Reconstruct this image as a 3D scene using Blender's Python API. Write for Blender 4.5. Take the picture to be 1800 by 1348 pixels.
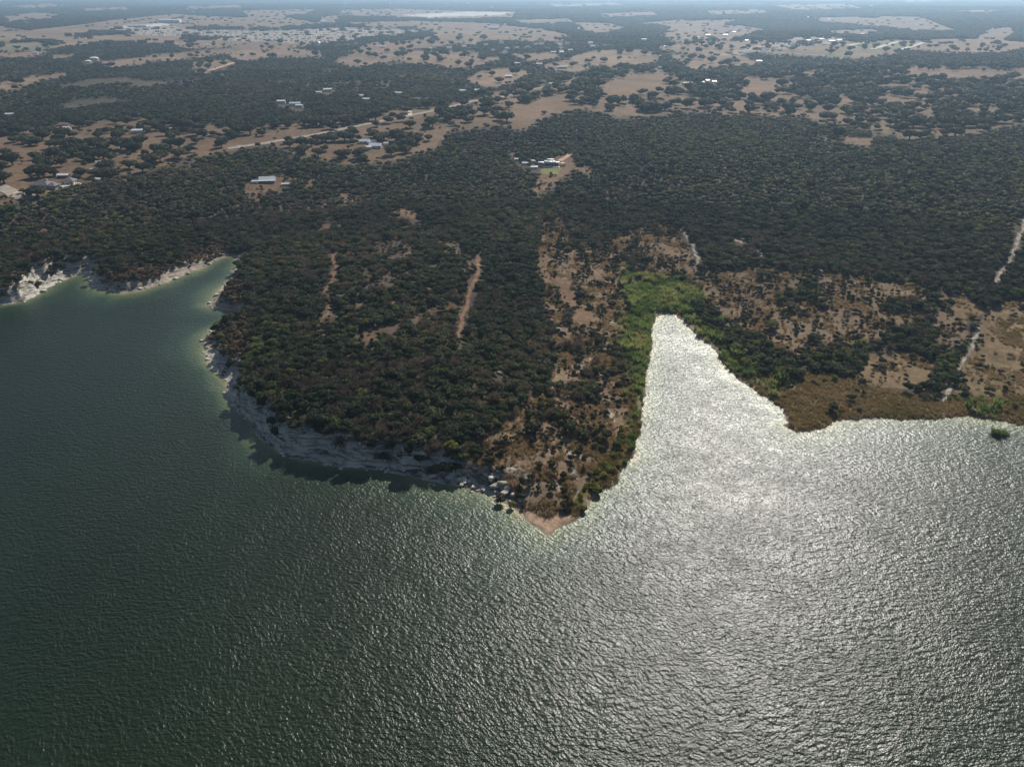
import bpy, math, random
import numpy as np
from mathutils import Vector, Euler
R = math.radians
for o in list(bpy.data.objects): bpy.data.objects.remove(o)
scene = bpy.context.scene
COL = scene.collection
random.seed(7); RNG = np.random.default_rng(11)

# ------------------------------------------------------------------ camera
CAM_H, PITCH, FPX, W0, H0 = 120.0, R(28.9), 1250.0, 1800, 1348
cam_d = bpy.data.cameras.new('camera'); cam = bpy.data.objects.new('camera', cam_d); COL.objects.link(cam)
cam_d.sensor_width = 36.0; cam_d.lens = 36.0 * FPX / W0
cam_d.clip_start = 1.0; cam_d.clip_end = 60000.0
cam.location = (0, 0, CAM_H); cam.rotation_euler = (math.pi / 2 - PITCH, 0, 0)
scene.camera = cam

# ------------------------------------------------------------------ sky, sun, exposure
SUN_AZ, SUN_EL = R(20.5), R(37.0)        # azimuth measured from +Y towards +X
world = bpy.data.worlds.new('World'); scene.world = world; world.use_nodes = True
wn = world.node_tree.nodes; wl = world.node_tree.links
bg = wn['Background']; sky = wn.new('ShaderNodeTexSky'); sky.sky_type = 'NISHITA'; sky.sun_disc = False
sky.sun_elevation = SUN_EL; sky.sun_rotation = SUN_AZ
sky.altitude = 250; sky.air_density = 1.0; sky.dust_density = 1.6; sky.ozone_density = 1.0
wl.new(sky.outputs['Color'], bg.inputs['Color']); bg.inputs['Strength'].default_value = 0.068
sun_d = bpy.data.lights.new('sun', 'SUN'); sun = bpy.data.objects.new('sun', sun_d); COL.objects.link(sun)
sun_d.energy = 5.0; sun_d.angle = R(0.53); sun_d.color = (1.0, 0.95, 0.87)
sdir = Vector((math.sin(SUN_AZ) * math.cos(SUN_EL), math.cos(SUN_AZ) * math.cos(SUN_EL), math.sin(SUN_EL)))
sun.rotation_euler = sdir.to_track_quat('Z', 'Y').to_euler(); sun.location = (0, 0, 300)
vs = scene.view_settings
vs.view_transform = 'Standard'; vs.look = 'None'; vs.gamma = 1.0; vs.use_curve_mapping = False; vs.exposure = 0.24
cy = scene.cycles
cy.max_bounces = 4; cy.diffuse_bounces = 1; cy.glossy_bounces = 2; cy.transmission_bounces = 2
cy.volume_bounces = 0; cy.transparent_max_bounces = 4; cy.sample_clamp_direct = 0; cy.sample_clamp_indirect = 3
cy.caustics_reflective = False; cy.caustics_refractive = False
cy.use_denoising = True; cy.use_adaptive_sampling = True; cy.adaptive_threshold = .02; cy.adaptive_min_samples = 12

# ------------------------------------------------------------------ numeric helpers
def _hash(i, j, s):
    n = (i.astype(np.int64) * 374761393 + j.astype(np.int64) * 668265263 + s * 974711) & 0xffffffff
    n = ((n ^ (n >> 13)) * 1274126177) & 0xffffffff
    n = n ^ (n >> 16)
    return (n & 0xffff).astype(np.float32) / 65535.0
def vnoise(x, y, s=0):
    xi = np.floor(x); yi = np.floor(y); fx = (x - xi); fy = (y - yi)
    fx = fx * fx * (3 - 2 * fx); fy = fy * fy * (3 - 2 * fy)
    a = _hash(xi, yi, s); b = _hash(xi + 1, yi, s); c = _hash(xi, yi + 1, s); d = _hash(xi + 1, yi + 1, s)
    return ((a + (b - a) * fx) * (1 - fy) + (c + (d - c) * fx) * fy) * 2 - 1
def fbm(x, y, octv=4, s=0):
    t = 0; a = 1.0; n = 0
    for k in range(octv):
        t = t + a * vnoise(x * 2 ** k + 17.3 * k, y * 2 ** k - 9.1 * k, s + k); n += a; a *= 0.5
    return t / n * 1.5
def sstep(a, b, x):
    t = np.clip((x - a) / (b - a), 0, 1); return t * t * (3 - 2 * t)
CP, SP = math.cos(PITCH), math.sin(PITCH)
def to_px(x, y, z):                                   # where a world point falls in the photograph's plan
    dep = y * CP + (CAM_H - z) * SP
    dep = np.maximum(dep, 1.0)
    return W0 / 2 + FPX * x / dep, H0 / 2 + FPX * (-y * SP + (CAM_H - z) * CP) / dep
def ground_at(px, py, z=0.0):                         # map reading: photo position -> ground position at height z
    u = (px - W0 / 2) / FPX; v = (py - H0 / 2) / FPX
    dy = CP - v * SP; dz = -SP - v * CP
    t = (z - CAM_H) / dz
    return u * t, dy * t

# ------------------------------------------------------------------ shoreline survey (photo position, bank height, bank run, beach)
SHORE = [(-900,640,8,7.2,2),(-250,562,8,7.2,2),(0,537,8,7.2,2),(40,530,8,8,2),(75,515,8.5,8,2.5),(100,497,8.5,8,3),(130,485,8,8,3),(150,482,6,8,3),
 (160,492,4,4.8,0.6),(166,503,4,4.8,1),(185,512,3.2,4,1.5),(215,516,3,4,2.2),(245,511,3,4,2.5),(285,500,3,4,2),(320,485,3,4.8,2.2),(355,470,3,5.6,2),
 (385,456,2.5,6.4,1),(408,449,2,9,0.6),(415,458,5,7.2,0.6),(414,470,5,7.2,1),(405,490,5,7.2,1),(390,505,4,5.6,2),(375,522,3,4.8,3),(365,537,3,4,3),
 (380,543,3,3.2,1),(400,545,3,3.2,0.8),(420,551,3,4,0.8),(414,562,3,4.8,1.2),(395,570,3,4.8,1.5),(375,578,3,4.8,2),(362,590,3,4.8,2.5),(356,605,3,5.6,2.5),
 (360,628,4,6.4,2),(375,648,5,6.4,2),(398,668,3.92,5.09,2),(402,690,5.23,5.09,1.5),(412,712,5.88,5.09,1.2),(430,735,6.54,5.09,1),(455,765,6.86,5.09,1),(490,795,7.19,5.41,1.2),
 (530,810,7.19,5.41,1.2),(580,818,7.19,5.41,1),(620,822,7.19,5.41,0.8),(660,824,6.86,5.41,0.8),(700,831,6.54,5.41,0.8),(740,840,5.88,5.09,0.8),(790,850,4.7,5.09,1.2),
 (840,863,3.4,5.09,1.6),(880,883,3,8,2.5),(920,907,2,9,4),(945,927,1.2,10,5),(963,937,1,10,6),(985,926,1,12,3),(1010,915,1,15,1),(1028,900,1.2,16,1),
 (1040,880,1.2,18,1),(1060,862,1.2,18,1.2),(1080,850,1.2,18,1.2),(1100,820,1.3,20,1.4),(1116,805,1.3,20,1.4),(1117,780,1.3,20,1.4),(1125,745,1.3,20,1.3),
 (1130,720,1.2,20,1.3),(1133,690,1.2,20,1),(1131,660,1,22,0.8),(1138,648,1,25,0.3),(1143,610,1,25,0.2),(1145,575,1,25,0.2),(1158,557,1,25,0.2),(1170,548,1,30,0.2),
 (1190,553,1,30,0.2),(1210,575,1,30,0.3),(1235,595,1,30,0.4),(1260,620,1,30,0.5),(1275,645,1,30,0.6),(1292,660,0.8,35,0.8),(1325,685,0.8,35,1),(1360,705,0.8,35,1),
 (1380,725,0.8,35,1),(1386,743,0.8,30,0.8),(1368,748,0.6,20,0.6),(1392,757,0.8,30,1),(1420,758,0.8,35,1.2),(1455,753,0.8,35,1.2),(1466,740,0.8,40,2),(1540,735,0.8,40,2),
 (1600,738,0.8,40,2),(1650,735,0.8,40,2),(1700,732,0.8,40,3),(1740,738,0.8,40,3),(1800,747,0.8,40,3),(2100,768,0.8,40,3),(3000,830,0.8,40,3)]
sh = np.array(SHORE, dtype=np.float64)
sx, sy = ground_at(sh[:, 0], sh[:, 1], 0.0)
# densify with a wandering offset so the waterline is never a straight run
P = []
for i in range(len(sh) - 1):
    seg = math.hypot(sx[i + 1] - sx[i], sy[i + 1] - sy[i]); n = max(1, int(seg / 12))
    n = min(n, 4)
    for k in range(n):
        t = k / n
        P.append([sx[i] + (sx[i + 1] - sx[i]) * t, sy[i] + (sy[i + 1] - sy[i]) * t] + list(sh[i, 2:] * (1 - t) + sh[i + 1, 2:] * t))
P.append([sx[-1], sy[-1]] + list(sh[-1, 2:]))
P = np.array([[-3000, P[0][1] + 60] + P[0][2:]] + P + [[3000, P[-1][1] + 20] + P[-1][2:]])
GX0, GX1, GY0, GY1, GS = -640.0, 760.0, 60.0, 640.0, 1.0
gx = np.arange(GX0, GX1 + GS, GS, dtype=np.float32); gy = np.arange(GY0, GY1 + GS, GS, dtype=np.float32)
GXX, GYY = np.meshgrid(gx, gy); DMAX = 240.0
def shore_field():
    best = np.full(GXX.shape, DMAX * DMAX, np.float32); par = np.zeros(GXX.shape + (3,), np.float32); wt = np.full(GXX.shape, 1e-12, np.float32)
    cross = np.zeros(GXX.shape, np.int16)
    for i in range(len(P) - 1):
        ax, ay, bx, by = P[i, 0], P[i, 1], P[i + 1, 0], P[i + 1, 1]
        ex, ey = bx - ax, by - ay; L2 = ex * ex + ey * ey + 1e-9
        x0, x1 = min(ax, bx), max(ax, bx)
        c0 = np.searchsorted(gx, x0); c1 = np.searchsorted(gx, x1)
        if c1 > c0:                                    # sign: count crossings of a line towards -Y
            yc = ay + (gx[c0:c1] - ax) / ex * ey
            cross[:, c0:c1] += (GYY[:, c0:c1] > yc[None, :])
        r0 = np.searchsorted(gy, min(ay, by) - DMAX); r1 = np.searchsorted(gy, max(ay, by) + DMAX)
        q0 = np.searchsorted(gx, x0 - DMAX); q1 = np.searchsorted(gx, x1 + DMAX)
        if r1 <= r0 or q1 <= q0: continue
        X = GXX[r0:r1, q0:q1]; Y = GYY[r0:r1, q0:q1]
        t = np.clip(((X - ax) * ex + (Y - ay) * ey) / L2, 0, 1).astype(np.float32)
        d = (X - ax - t * ex) ** 2 + (Y - ay - t * ey) ** 2
        b = best[r0:r1, q0:q1]; np.minimum(b, d, out=b)
        w = min(math.sqrt(L2), 25.0) / (d + 1.5) ** 2; wt[r0:r1, q0:q1] += w
        for k in range(3): par[r0:r1, q0:q1, k] += w * (P[i, 2 + k] + (P[i + 1, 2 + k] - P[i, 2 + k]) * t)
    d = np.sqrt(best); par /= wt[..., None]
    par[wt < 1e-11] = (3, 10, 1)
    return np.where(cross % 2 == 1, d, -d).astype(np.float32), par
SD, SPAR = shore_field()
def bil(A, x, y):
    u = np.clip((x - GX0) / GS, 0, len(gx) - 1.001); v = np.clip((y - GY0) / GS, 0, len(gy) - 1.001)
    i = u.astype(np.int32); j = v.astype(np.int32); fx = (u - i); fy = (v - j)
    if A.ndim == 3: fx = fx[..., None]; fy = fy[..., None]
    return (A[j, i] * (1 - fx) + A[j, i + 1] * fx) * (1 - fy) + (A[j + 1, i] * (1 - fx) + A[j + 1, i + 1] * fx) * fy
def shore_dist(x, y):
    d = bil(SD, x, y)
    return d + (0.9 * fbm(x / 5.0, y / 5.0, 3, 40) + 0.5 * vnoise(x / 1.4, y / 1.4, 44)) * np.exp(-np.abs(d) / 12.0)
def height(x, y, want=False):
    x = np.asarray(x, np.float64); y = np.asarray(y, np.float64)
    d = shore_dist(x, y); p = bil(SPAR, x, y); Hc, L, b = p[..., 0], p[..., 1], np.maximum(p[..., 2], .2)
    t = np.clip((d - b) / L, 0, 1.0)
    rough = sstep(1.8, 4.5, Hc)
    nz = fbm(x / 7.0, y / 7.0, 3, 3)
    tt = np.clip(t + rough * 0.34 * nz * np.sin(np.pi * t), 0, 1)
    wob = 0.45 * fbm(x / 13.0, y / 13.0, 2, 5); q = Hc * tt / 1.75 + wob; ter = np.clip((np.floor(q) + sstep(0.5, 0.95, q - np.floor(q)) - wob) * 1.75, 0, Hc) / np.maximum(Hc, .1)
    cl = tt * (1 - 0.85 * rough) + ter * 0.85 * rough
    crag = rough * np.sin(np.pi * np.clip(t, 0, 1)) * (1.5 * fbm(x / 2.4, y / 2.4, 3, 9))
    di = np.maximum(d - b - L, 0)
    plat = 14.0 + 5.0 * fbm(x / 420.0 + 3.1, y / 420.0, 3, 21) + 7.0 * fbm(x / 2600.0, y / 2600.0, 2, 27) * sstep(900, 3000, y)
    wid = 45.0 + 55.0 * (1 - rough)
    z = 0.45 * np.clip(d / b, 0, 1) + Hc * cl + crag
    g = 1 - np.exp(-di / wid) * (1 - sstep(110, 235, d))
    z = z + (plat - Hc) * g + 0.5 * fbm(x / 14.0, y / 14.0, 3, 33) * (1 - np.exp(-np.maximum(d, 0) / 10.0)) * (1 - sstep(300, 650, np.hypot(x, y)))
    z = np.where(d < 0, np.maximum(d * 0.22, -3.5), z)
    if want: return z, d, (d - b) / L, rough
    return z
def place(px, py):                                     # photo position -> point on the terrain
    z = np.full(np.shape(px), 10.0); px = np.asarray(px, float); py = np.asarray(py, float)
    for _ in range(14):
        x, y = ground_at(px, py, z); z = 0.5 * z + 0.5 * height(x, y)
    x, y = ground_at(px, py, z)
    return x, y, height(x, y)

# ------------------------------------------------------------------ land-cover map
(FOREST, BROWNF, OPENW, SAV, FIELD, GREENF, SCRUB, REED, MARSH, PAST, BELT, BEACH, TRACK, WTRACK, CLEAR, LAWN, TOWN, BRUSH, STRAW, PALE, THICK, DARKF, ROCKY, BROWNFIELD, SCRUB2) = range(25)
MX, MY = 700, 40
LC = np.full((1000 + MY, W0 + 2 * MX), FOREST, np.uint8)
def poly(code, pts):
    p = np.array(pts, float) + (MX, MY)
    x0, x1 = int(max(0, p[:, 0].min())), int(min(LC.shape[1] - 1, p[:, 0].max() + 1))
    y0, y1 = int(max(0, p[:, 1].min())), int(min(LC.shape[0] - 1, p[:, 1].max() + 1))
    if x1 <= x0 or y1 <= y0: return
    X, Y = np.meshgrid(np.arange(x0, x1 + 1) + .5, np.arange(y0, y1 + 1) + .5)
    ins = np.zeros(X.shape, bool); n = len(p)
    for i in range(n):
        ax, ay = p[i]; bx, by = p[(i + 1) % n]
        if ay == by: continue
        c = ((ay > Y) != (by > Y)) & (X < (bx - ax) * (Y - ay) / (by - ay) + ax)
        ins ^= c
    LC[y0:y1 + 1, x0:x1 + 1][ins] = code
def line(code, pts, w):
    for (ax, ay), (bx, by) in zip(pts[:-1], pts[1:]):
        l = math.hypot(bx - ax, by - ay); nx, ny = -(by - ay) / l * w / 2, (bx - ax) / l * w / 2
        poly(code, [(ax + nx, ay + ny), (bx + nx, by + ny), (bx - nx, by - ny), (ax - nx, ay - ny)])
# broad woods
poly(BROWNF, [(-700,420),(0,385),(60,352),(250,305),(400,270),(470,300),(520,345),(600,370),(560,420),(430,430),(300,395),(150,440),(60,470),(-700,500)])
poly(OPENW, [(505,372),(640,362),(780,405),(835,450),(815,540),(800,615),(700,612),(590,600),(552,590),(585,470),(560,410)])
poly(BROWNF, [(560,345),(700,372),(800,412),(760,430),(640,405),(520,372)])
poly(DARKF, [(1100,215),(1400,215),(1800,260),(2500,300),(2500,480),(1800,470),(1500,450),(1300,400),(1150,330),(980,330)])
poly(BROWNF, [(640,640),(760,640),(640,700),(480,700),(440,650),(520,620)])
poly(SAV, [(-700,250),(0,240),(130,213),(260,205),(420,226),(540,214),(640,200),(760,188),(860,170),(870,195),(800,225),(770,255),(700,282),(640,290),(560,280),(520,268),(470,252),(400,264),(330,280),(250,300),(140,322),(60,346),(0,360),(-700,400)])
poly(SAV, [(850,165),(960,150),(1080,120),(1200,122),(1180,150),(1150,188),(1030,188),(960,207),(915,232),(880,222),(800,230),(840,190)])
poly(SAV, [(1150,130),(1300,137),(1400,122),(1600,116),(1800,120),(2500,125),(2500,225),(1800,215),(1700,238),(1600,246),(1500,222),(1400,206),(1250,198),(1150,190)])
for c in [[(880,205),(905,180),(960,170),(1000,178),(960,200),(915,225)],[(1050,150),(1110,128),(1180,130),(1160,160),(1090,170)],[(1300,160),(1330,135),(1360,145),(1370,165),(1320,170)],
          [(1460,182),(1500,165),(1505,175),(1480,190)],[(1550,120),(1800,122),(1800,140),(1650,140)],[(1425,240),(1540,242),(1530,256),(1470,250)],[(1000,190),(1130,188),(1200,198),(1100,205)]]:
    poly(CLEAR, c)
# far fields
FL = [[(0,145),(60,136),(112,132),(122,135),(70,143),(45,150),(22,157),(0,153)], [(180,106),(300,97),(440,84),(545,78),(560,81),(430,93),(300,104),(200,114)],
 [(0,46),(60,52),(140,45),(200,38),(300,30),(420,35),(480,32),(560,44),(470,50),(360,48),(300,52),(230,46),(130,60),(100,66),(0,70)], [(90,68),(240,62),(330,65),(280,75),(180,74),(110,80)],
 [(0,95),(92,91),(60,100),(0,100)], [(90,98),(132,96),(122,102),(95,102)], [(300,74),(430,70),(520,72),(540,77),(420,82),(330,84)], [(340,111),(400,108),(412,112),(362,126),(340,122)],
 [(400,97),(500,88),(560,92),(565,100),(470,101),(430,106)], [(590,106),(640,92),(720,93),(840,95),(830,104),(770,112),(730,110),(690,106),(620,116)], [(660,76),(740,72),(785,79),(720,86),(610,89)],
 [(600,44),(740,42),(860,45),(960,55),(1000,62),(980,70),(860,68),(830,72),(740,78),(720,68),(765,62),(735,52),(650,50)], [(600,20),(700,18),(850,22),(905,22),(900,31),(760,33),(690,30),(600,28)],
 [(770,108),(885,103),(860,110),(822,119),(770,115)], [(820,141),(850,127),(890,124),(932,130),(900,143),(860,149)], [(980,106),(1050,92),(1120,91),(1162,98),(1150,108),(1080,114),(1030,112)],
 [(945,117),(985,111),(1042,120),(1010,125),(970,121)], [(1010,42),(1072,43),(1104,50),(1060,59),(1020,55)], [(1110,42),(1200,36),(1225,42),(1180,47)], [(1150,85),(1200,79),(1345,74),(1330,92),(1260,98),(1200,92)],
 [(1200,38),(1305,36),(1260,45),(1200,46)], [(1320,91),(1380,78),(1480,72),(1500,78),(1560,86),(1580,92),(1500,101),(1450,98),(1380,95)], [(1455,55),(1530,53),(1562,58),(1500,63),(1460,62)],
 [(1600,86),(1640,72),(1730,72),(1800,76),(2000,80),(2000,88),(1800,84),(1760,90),(1680,91)], [(1720,61),(1740,52),(1780,51),(1786,60),(1760,75),(1700,72)], [(1500,43),(1550,32),(1622,33),(1650,42),(1682,52),(1600,52)],
 [(1420,33),(1500,31),(1562,35),(1540,42),(1450,40)], [(1180,50),(1300,48),(1345,54),(1280,70),(1190,72),(1160,62)], [(0,30),(60,24),(110,26),(90,34),(20,38)], [(140,16),(220,13),(230,18),(150,21)],
 [(1350,10),(1490,8),(1520,15),(1400,18)], [(-600,60),(0,50),(0,70),(-500,85)], [(1590,0),(1650,0),(1640,4),(1590,5)], [(960,8),(1080,6),(1100,10),(980,13)], [(300,106),(330,100),(300,109)],
 [(0,12),(80,8),(140,10),(60,16)], [(560,30),(600,29),(600,36),(560,38)], [(900,36),(1000,34),(1010,40),(920,42)], [(1240,20),(1340,18),(1350,24),(1250,27)], [(1640,20),(1760,18),(1740,24)], [(1050,25),(1150,22),(1160,28),(1060,31)], [(330,12),(420,10),(430,15),(340,17)],
 [(620,58),(720,58),(700,66),(640,66)], [(1180,100),(1300,98),(1330,112),(1220,118)], [(900,98),(960,94),(990,100),(930,106)],
 [(1490,46),(1560,44),(1680,54),(1600,52)], [(420,20),(560,18),(540,26),(440,30)]]
for q in FL:
    q = np.array(q, float); c = q.mean(0); poly(FIELD, (q - c) * (1.04, 1.28) + c)
poly(BROWNFIELD, [(250,98),(420,85),(540,78),(520,82),(400,90),(280,101)]); poly(BROWNFIELD, [(330,80),(430,74),(500,75),(420,82)]); poly(BROWNFIELD, [(470,96),(540,92),(560,98),(490,100)])
poly(BROWNFIELD, [(1440,70),(1480,68),(1490,78),(1420,86),(1340,84)])
for q in [[(0,78),(60,74),(112,82),(60,90),(0,91)], [(1480,83),(1560,70),(1640,72),(1590,86),(1540,91)], [(1385,96),(1500,88),(1540,92),(1480,101)], [(560,206),(600,204),(600,210),(560,211)]]: poly(GREENF, q)
poly(PALE, [(190,49),(235,45),(285,41),(305,44),(250,48),(200,52)]); poly(PALE, [(700,27),(830,21),(900,22),(880,27),(760,31)])
poly(TOWN, [(180,54),(300,46),(330,52),(480,55),(600,48),(760,55),(740,62),(640,68),(600,82),(540,76),(420,72),(330,66),(250,62)])
poly(TOWN, [(1330,80),(1400,66),(1480,64),(1480,74),(1420,82),(1300,96),(1250,100)])
# clearings and tracks
poly(CLEAR, [(930,334),(943,318),(948,305),(955,288),(985,276),(1000,270),(1012,282),(1008,298),(990,314),(966,332),(945,336)]); poly(CLEAR, [(1012,292),(1045,294),(1036,306),(1014,302)])
poly(LAWN, [(952,296),(985,294),(982,303),(955,300)])
poly(CLEAR, [(425,322),(505,310),(520,316),(480,334),(450,346),(435,338)]); poly(CLEAR, [(600,338),(632,345),(622,356),(604,350)])
poly(CLEAR, [(682,366),(720,369),(772,394),(745,390),(700,380)]); poly(CLEAR, [(540,312),(552,310),(545,326),(535,330)])
line(TRACK, [(575,440),(588,466),(587,490),(573,512),(576,540),(562,582)], 5)
line(TRACK, [(836,445),(838,465),(824,520),(814,570),(803,608)], 6.5)
line(WTRACK, [(1800,378),(1788,420),(1770,470),(1750,500)], 7); line(WTRACK, [(1192,395),(1203,410),(1212,432),(1222,452),(1227,475)], 5)
line(TRACK, [(900,255),(898,275)], 3)
for q in [[(720,580),(735,560),(740,575),(728,590)],[(640,582),(668,588),(665,600),(640,598)]]: poly(CLEAR, q)
line(WTRACK, [(875,642),(884,668),(896,700)], 5); line(WTRACK, [(946,690),(935,715),(905,740),(880,765)], 6)
for q in [[(1290,415),(1312,420),(1310,428),(1288,420)],[(1322,430),(1342,442),(1335,448)],[(1460,430),(1468,436),(1462,442)],[(1446,468),(1456,474),(1448,478)]]: poly(WTRACK, q)
# the point and the inlet
poly(SCRUB, [(985,378),(1015,420),(1060,440),(1118,400),(1112,480),(1095,520),(1105,600),(1128,650),(1128,740),(1098,805),(1040,855),(1012,912),(960,920),(930,905),(880,858),(812,820),(838,775),(900,735),(942,690),(985,640),(962,560),(940,450),(952,400)])
poly(CLEAR, [(940,455),(960,448),(965,480),(1010,500),(1035,560),(1030,590),(1010,560),(985,520),(950,480)])
poly(SCRUB2, [(1118,400),(1180,392),(1230,478),(1330,468),(1500,482),(1640,508),(1622,560),(1530,605),(1500,645),(1430,655),(1330,595),(1262,562),(1230,545),(1190,495),(1120,470)])
poly(PAST, [(1525,612),(1600,618),(1645,645),(1622,685),(1560,685),(1495,668),(1520,640)]); poly(PAST, [(1735,535),(1800,528),(2600,520),(2600,700),(1800,692),(1675,692),(1700,620),(1718,575)])
poly(PAST, [(1640,512),(1700,520),(1735,545),(1705,562),(1660,545)]); poly(STRAW, [(1748,572),(1800,560),(1900,560),(1900,630),(1800,622),(1762,606)])
poly(SCRUB2, [(1640,540),(1700,560),(1705,600),(1672,640),(1650,640),(1635,590)])
poly(THICK, [(1415,648),(1440,612),(1530,600),(1526,640),(1500,667),(1450,657)]); poly(THICK, [(1632,655),(1690,600),(1716,580),(1722,595),(1690,630),(1664,690),(1640,712),(1612,705)]); poly(PAST, [(1640,512),(1700,520),(1735,545),(1705,562),(1660,545)])
line(WTRACK, [(1722,575),(1700,610),(1672,672),(1660,700)], 7)
poly(REED, [(1092,500),(1110,478),(1160,488),(1218,508),(1240,540),(1232,556),(1192,552),(1160,550),(1146,575),(1141,645),(1112,645),(1088,600),(1104,550)])
poly(THICK, [(1205,520),(1245,545),(1280,570),(1320,612),(1360,642),(1395,655),(1402,688),(1384,694),(1325,660),(1290,640),(1265,602),(1235,575)])
poly(REED, [(1192,552),(1225,562),(1262,600),(1285,640),(1300,662),(1270,645),(1232,598),(1208,577)])
poly(MARSH, [(1285,655),(1330,660),(1395,690),(1405,650),(1500,672),(1545,686),(1640,704),(1700,700),(1800,692),(2600,720),(2600,800),(1800,750),(1740,742),(1650,740),(1540,738),(1465,745),(1450,757),(1385,760),(1388,730),(1340,697)])
poly(REED, [(1700,712),(1748,708),(1752,726),(1712,732)])
poly(BELT, [(1108,690),(1131,680),(1126,760),(1112,808),(1080,848),(1050,868),(1034,898),(1000,912),(1012,870),(1052,818),(1090,782)])
poly(REED, [(1112,640),(1141,640),(1136,690),(1131,735),(1118,735),(1120,690)])
line(REED, [(1262,606),(1292,645),(1330,672),(1372,700)], 9)
poly(BEACH, [(895,885),(930,898),(962,910),(1005,906),(1012,914),(985,930),(963,945),(930,925)])
poly(BRUSH, [(158,490),(205,478),(300,466),(395,425),(410,440),(392,460),(330,485),(250,508),(190,512)]); poly(BRUSH, [(356,600),(395,572),(432,556),(445,600),(425,645),(385,640)])
poly(BRUSH, [(395,500),(425,480),(440,540),(420,552),(370,540)])
NT = np.zeros(LC.shape, bool)                          # kept free of trees: roads, house plots
def cover(x, y, z, warp=.8):
    px, py = to_px(x, y, z)
    s = np.clip((py - 40) / 260.0, 0.03, 1.0) * warp
    wx = fbm(x / 16.0, y / 16.0, 3, 51) * 9 * s; wy = fbm(x / 16.0, y / 16.0, 3, 57) * 6 * s
    i = np.clip(px + wx + MX, 0, LC.shape[1] - 1).astype(int); j = np.clip(py + wy + MY, 0, LC.shape[0] - 1).astype(int)
    return LC[j, i], px, py
# soil colours (linear) by land cover
G = np.zeros((25, 3), np.float32)
def setg(c, v): G[c] = v
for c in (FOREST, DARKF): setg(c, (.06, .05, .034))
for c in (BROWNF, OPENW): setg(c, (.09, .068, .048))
setg(SAV, (.132, .086, .053)); setg(FIELD, (.178, .120, .078)); setg(GREENF, (.145, .132, .075)); setg(SCRUB, (.165, .118, .075)); setg(SCRUB2, (.152, .108, .068)); setg(REED, (.095, .088, .045))
setg(MARSH, (.185, .145, .062)); setg(PAST, (.158, .112, .062)); setg(BELT, (.13, .10, .042)); setg(BEACH, (.36, .245, .16)); setg(TRACK, (.185, .108, .066)); setg(WTRACK, (.22, .175, .135))
setg(CLEAR, (.148, .094, .056)); setg(LAWN, (.16, .17, .05)); setg(TOWN, (.24, .20, .165)); setg(BRUSH, (.20, .15, .115)); setg(STRAW, (.27, .19, .095)); setg(PALE, (.45, .42, .38))
setg(THICK, (.12, .095, .055)); setg(BROWNFIELD, (.15, .105, .078))

# ------------------------------------------------------------------ materials
def nmat(name, rough=0.9, spec=0.2):
    m = bpy.data.materials.new(name); m.use_nodes = True; b = m.node_tree.nodes['Principled BSDF']
    b.inputs['Roughness'].default_value = rough; b.inputs['Specular IOR Level'].default_value = spec
    return m, m.node_tree.nodes, m.node_tree.links, b
def node(ns, t, **kw):
    n = ns.new(t)
    for k, v in kw.items(): setattr(n, k, v)
    return n
def noise(ns, ls, vec, scale, detail=4, rough=.55):
    n = ns.new('ShaderNodeTexNoise'); n.inputs['Scale'].default_value = scale; n.inputs['Detail'].default_value = detail; n.inputs['Roughness'].default_value = rough
    if vec is not None: ls.new(vec, n.inputs['Vector'])
    return n
def math_n(ns, ls, op, a, b=None):
    n = ns.new('ShaderNodeMath'); n.operation = op
    for k, v in ((0, a), (1, b)):
        if v is None: continue
        if isinstance(v, (int, float)): n.inputs[k].default_value = v
        else: ls.new(v, n.inputs[k])
    return n.outputs[0]
def maprange(ns, ls, v, a, b, c, d):
    n = ns.new('ShaderNodeMapRange'); ls.new(v, n.inputs[0])
    for k, q in zip((1, 2, 3, 4), (a, b, c, d)): n.inputs[k].default_value = q
    return n.outputs[0]
def mixc(ns, ls, fac, a, b, mode='MIX'):
    n = ns.new('ShaderNodeMix'); n.data_type = 'RGBA'; n.blend_type = mode
    for s, v in ((n.inputs[0], fac), (n.inputs[6], a), (n.inputs[7], b)):
        if isinstance(v, (int, float)): s.default_value = v
        elif isinstance(v, tuple): s.default_value = v if len(v) == 4 else v + (1,)
        else: ls.new(v, s)
    return n.outputs[2]
def plain(name, col, rough=.7, spec=.3, var=.12, scale=1.5):
    m, ns, ls, b = nmat(name, rough, spec)
    tc = node(ns, 'ShaderNodeTexCoord'); n = noise(ns, ls, tc.outputs['Object'], scale, 5)
    f = maprange(ns, ls, n.outputs['Fac'], .3, .7, 1 - var, 1 + var)
    c = node(ns, 'ShaderNodeVectorMath', operation='SCALE'); c.inputs[0].default_value = col; ls.new(f, c.inputs['Scale'])
    ls.new(c.outputs[0], b.inputs['Base Color'])
    return m
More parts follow.
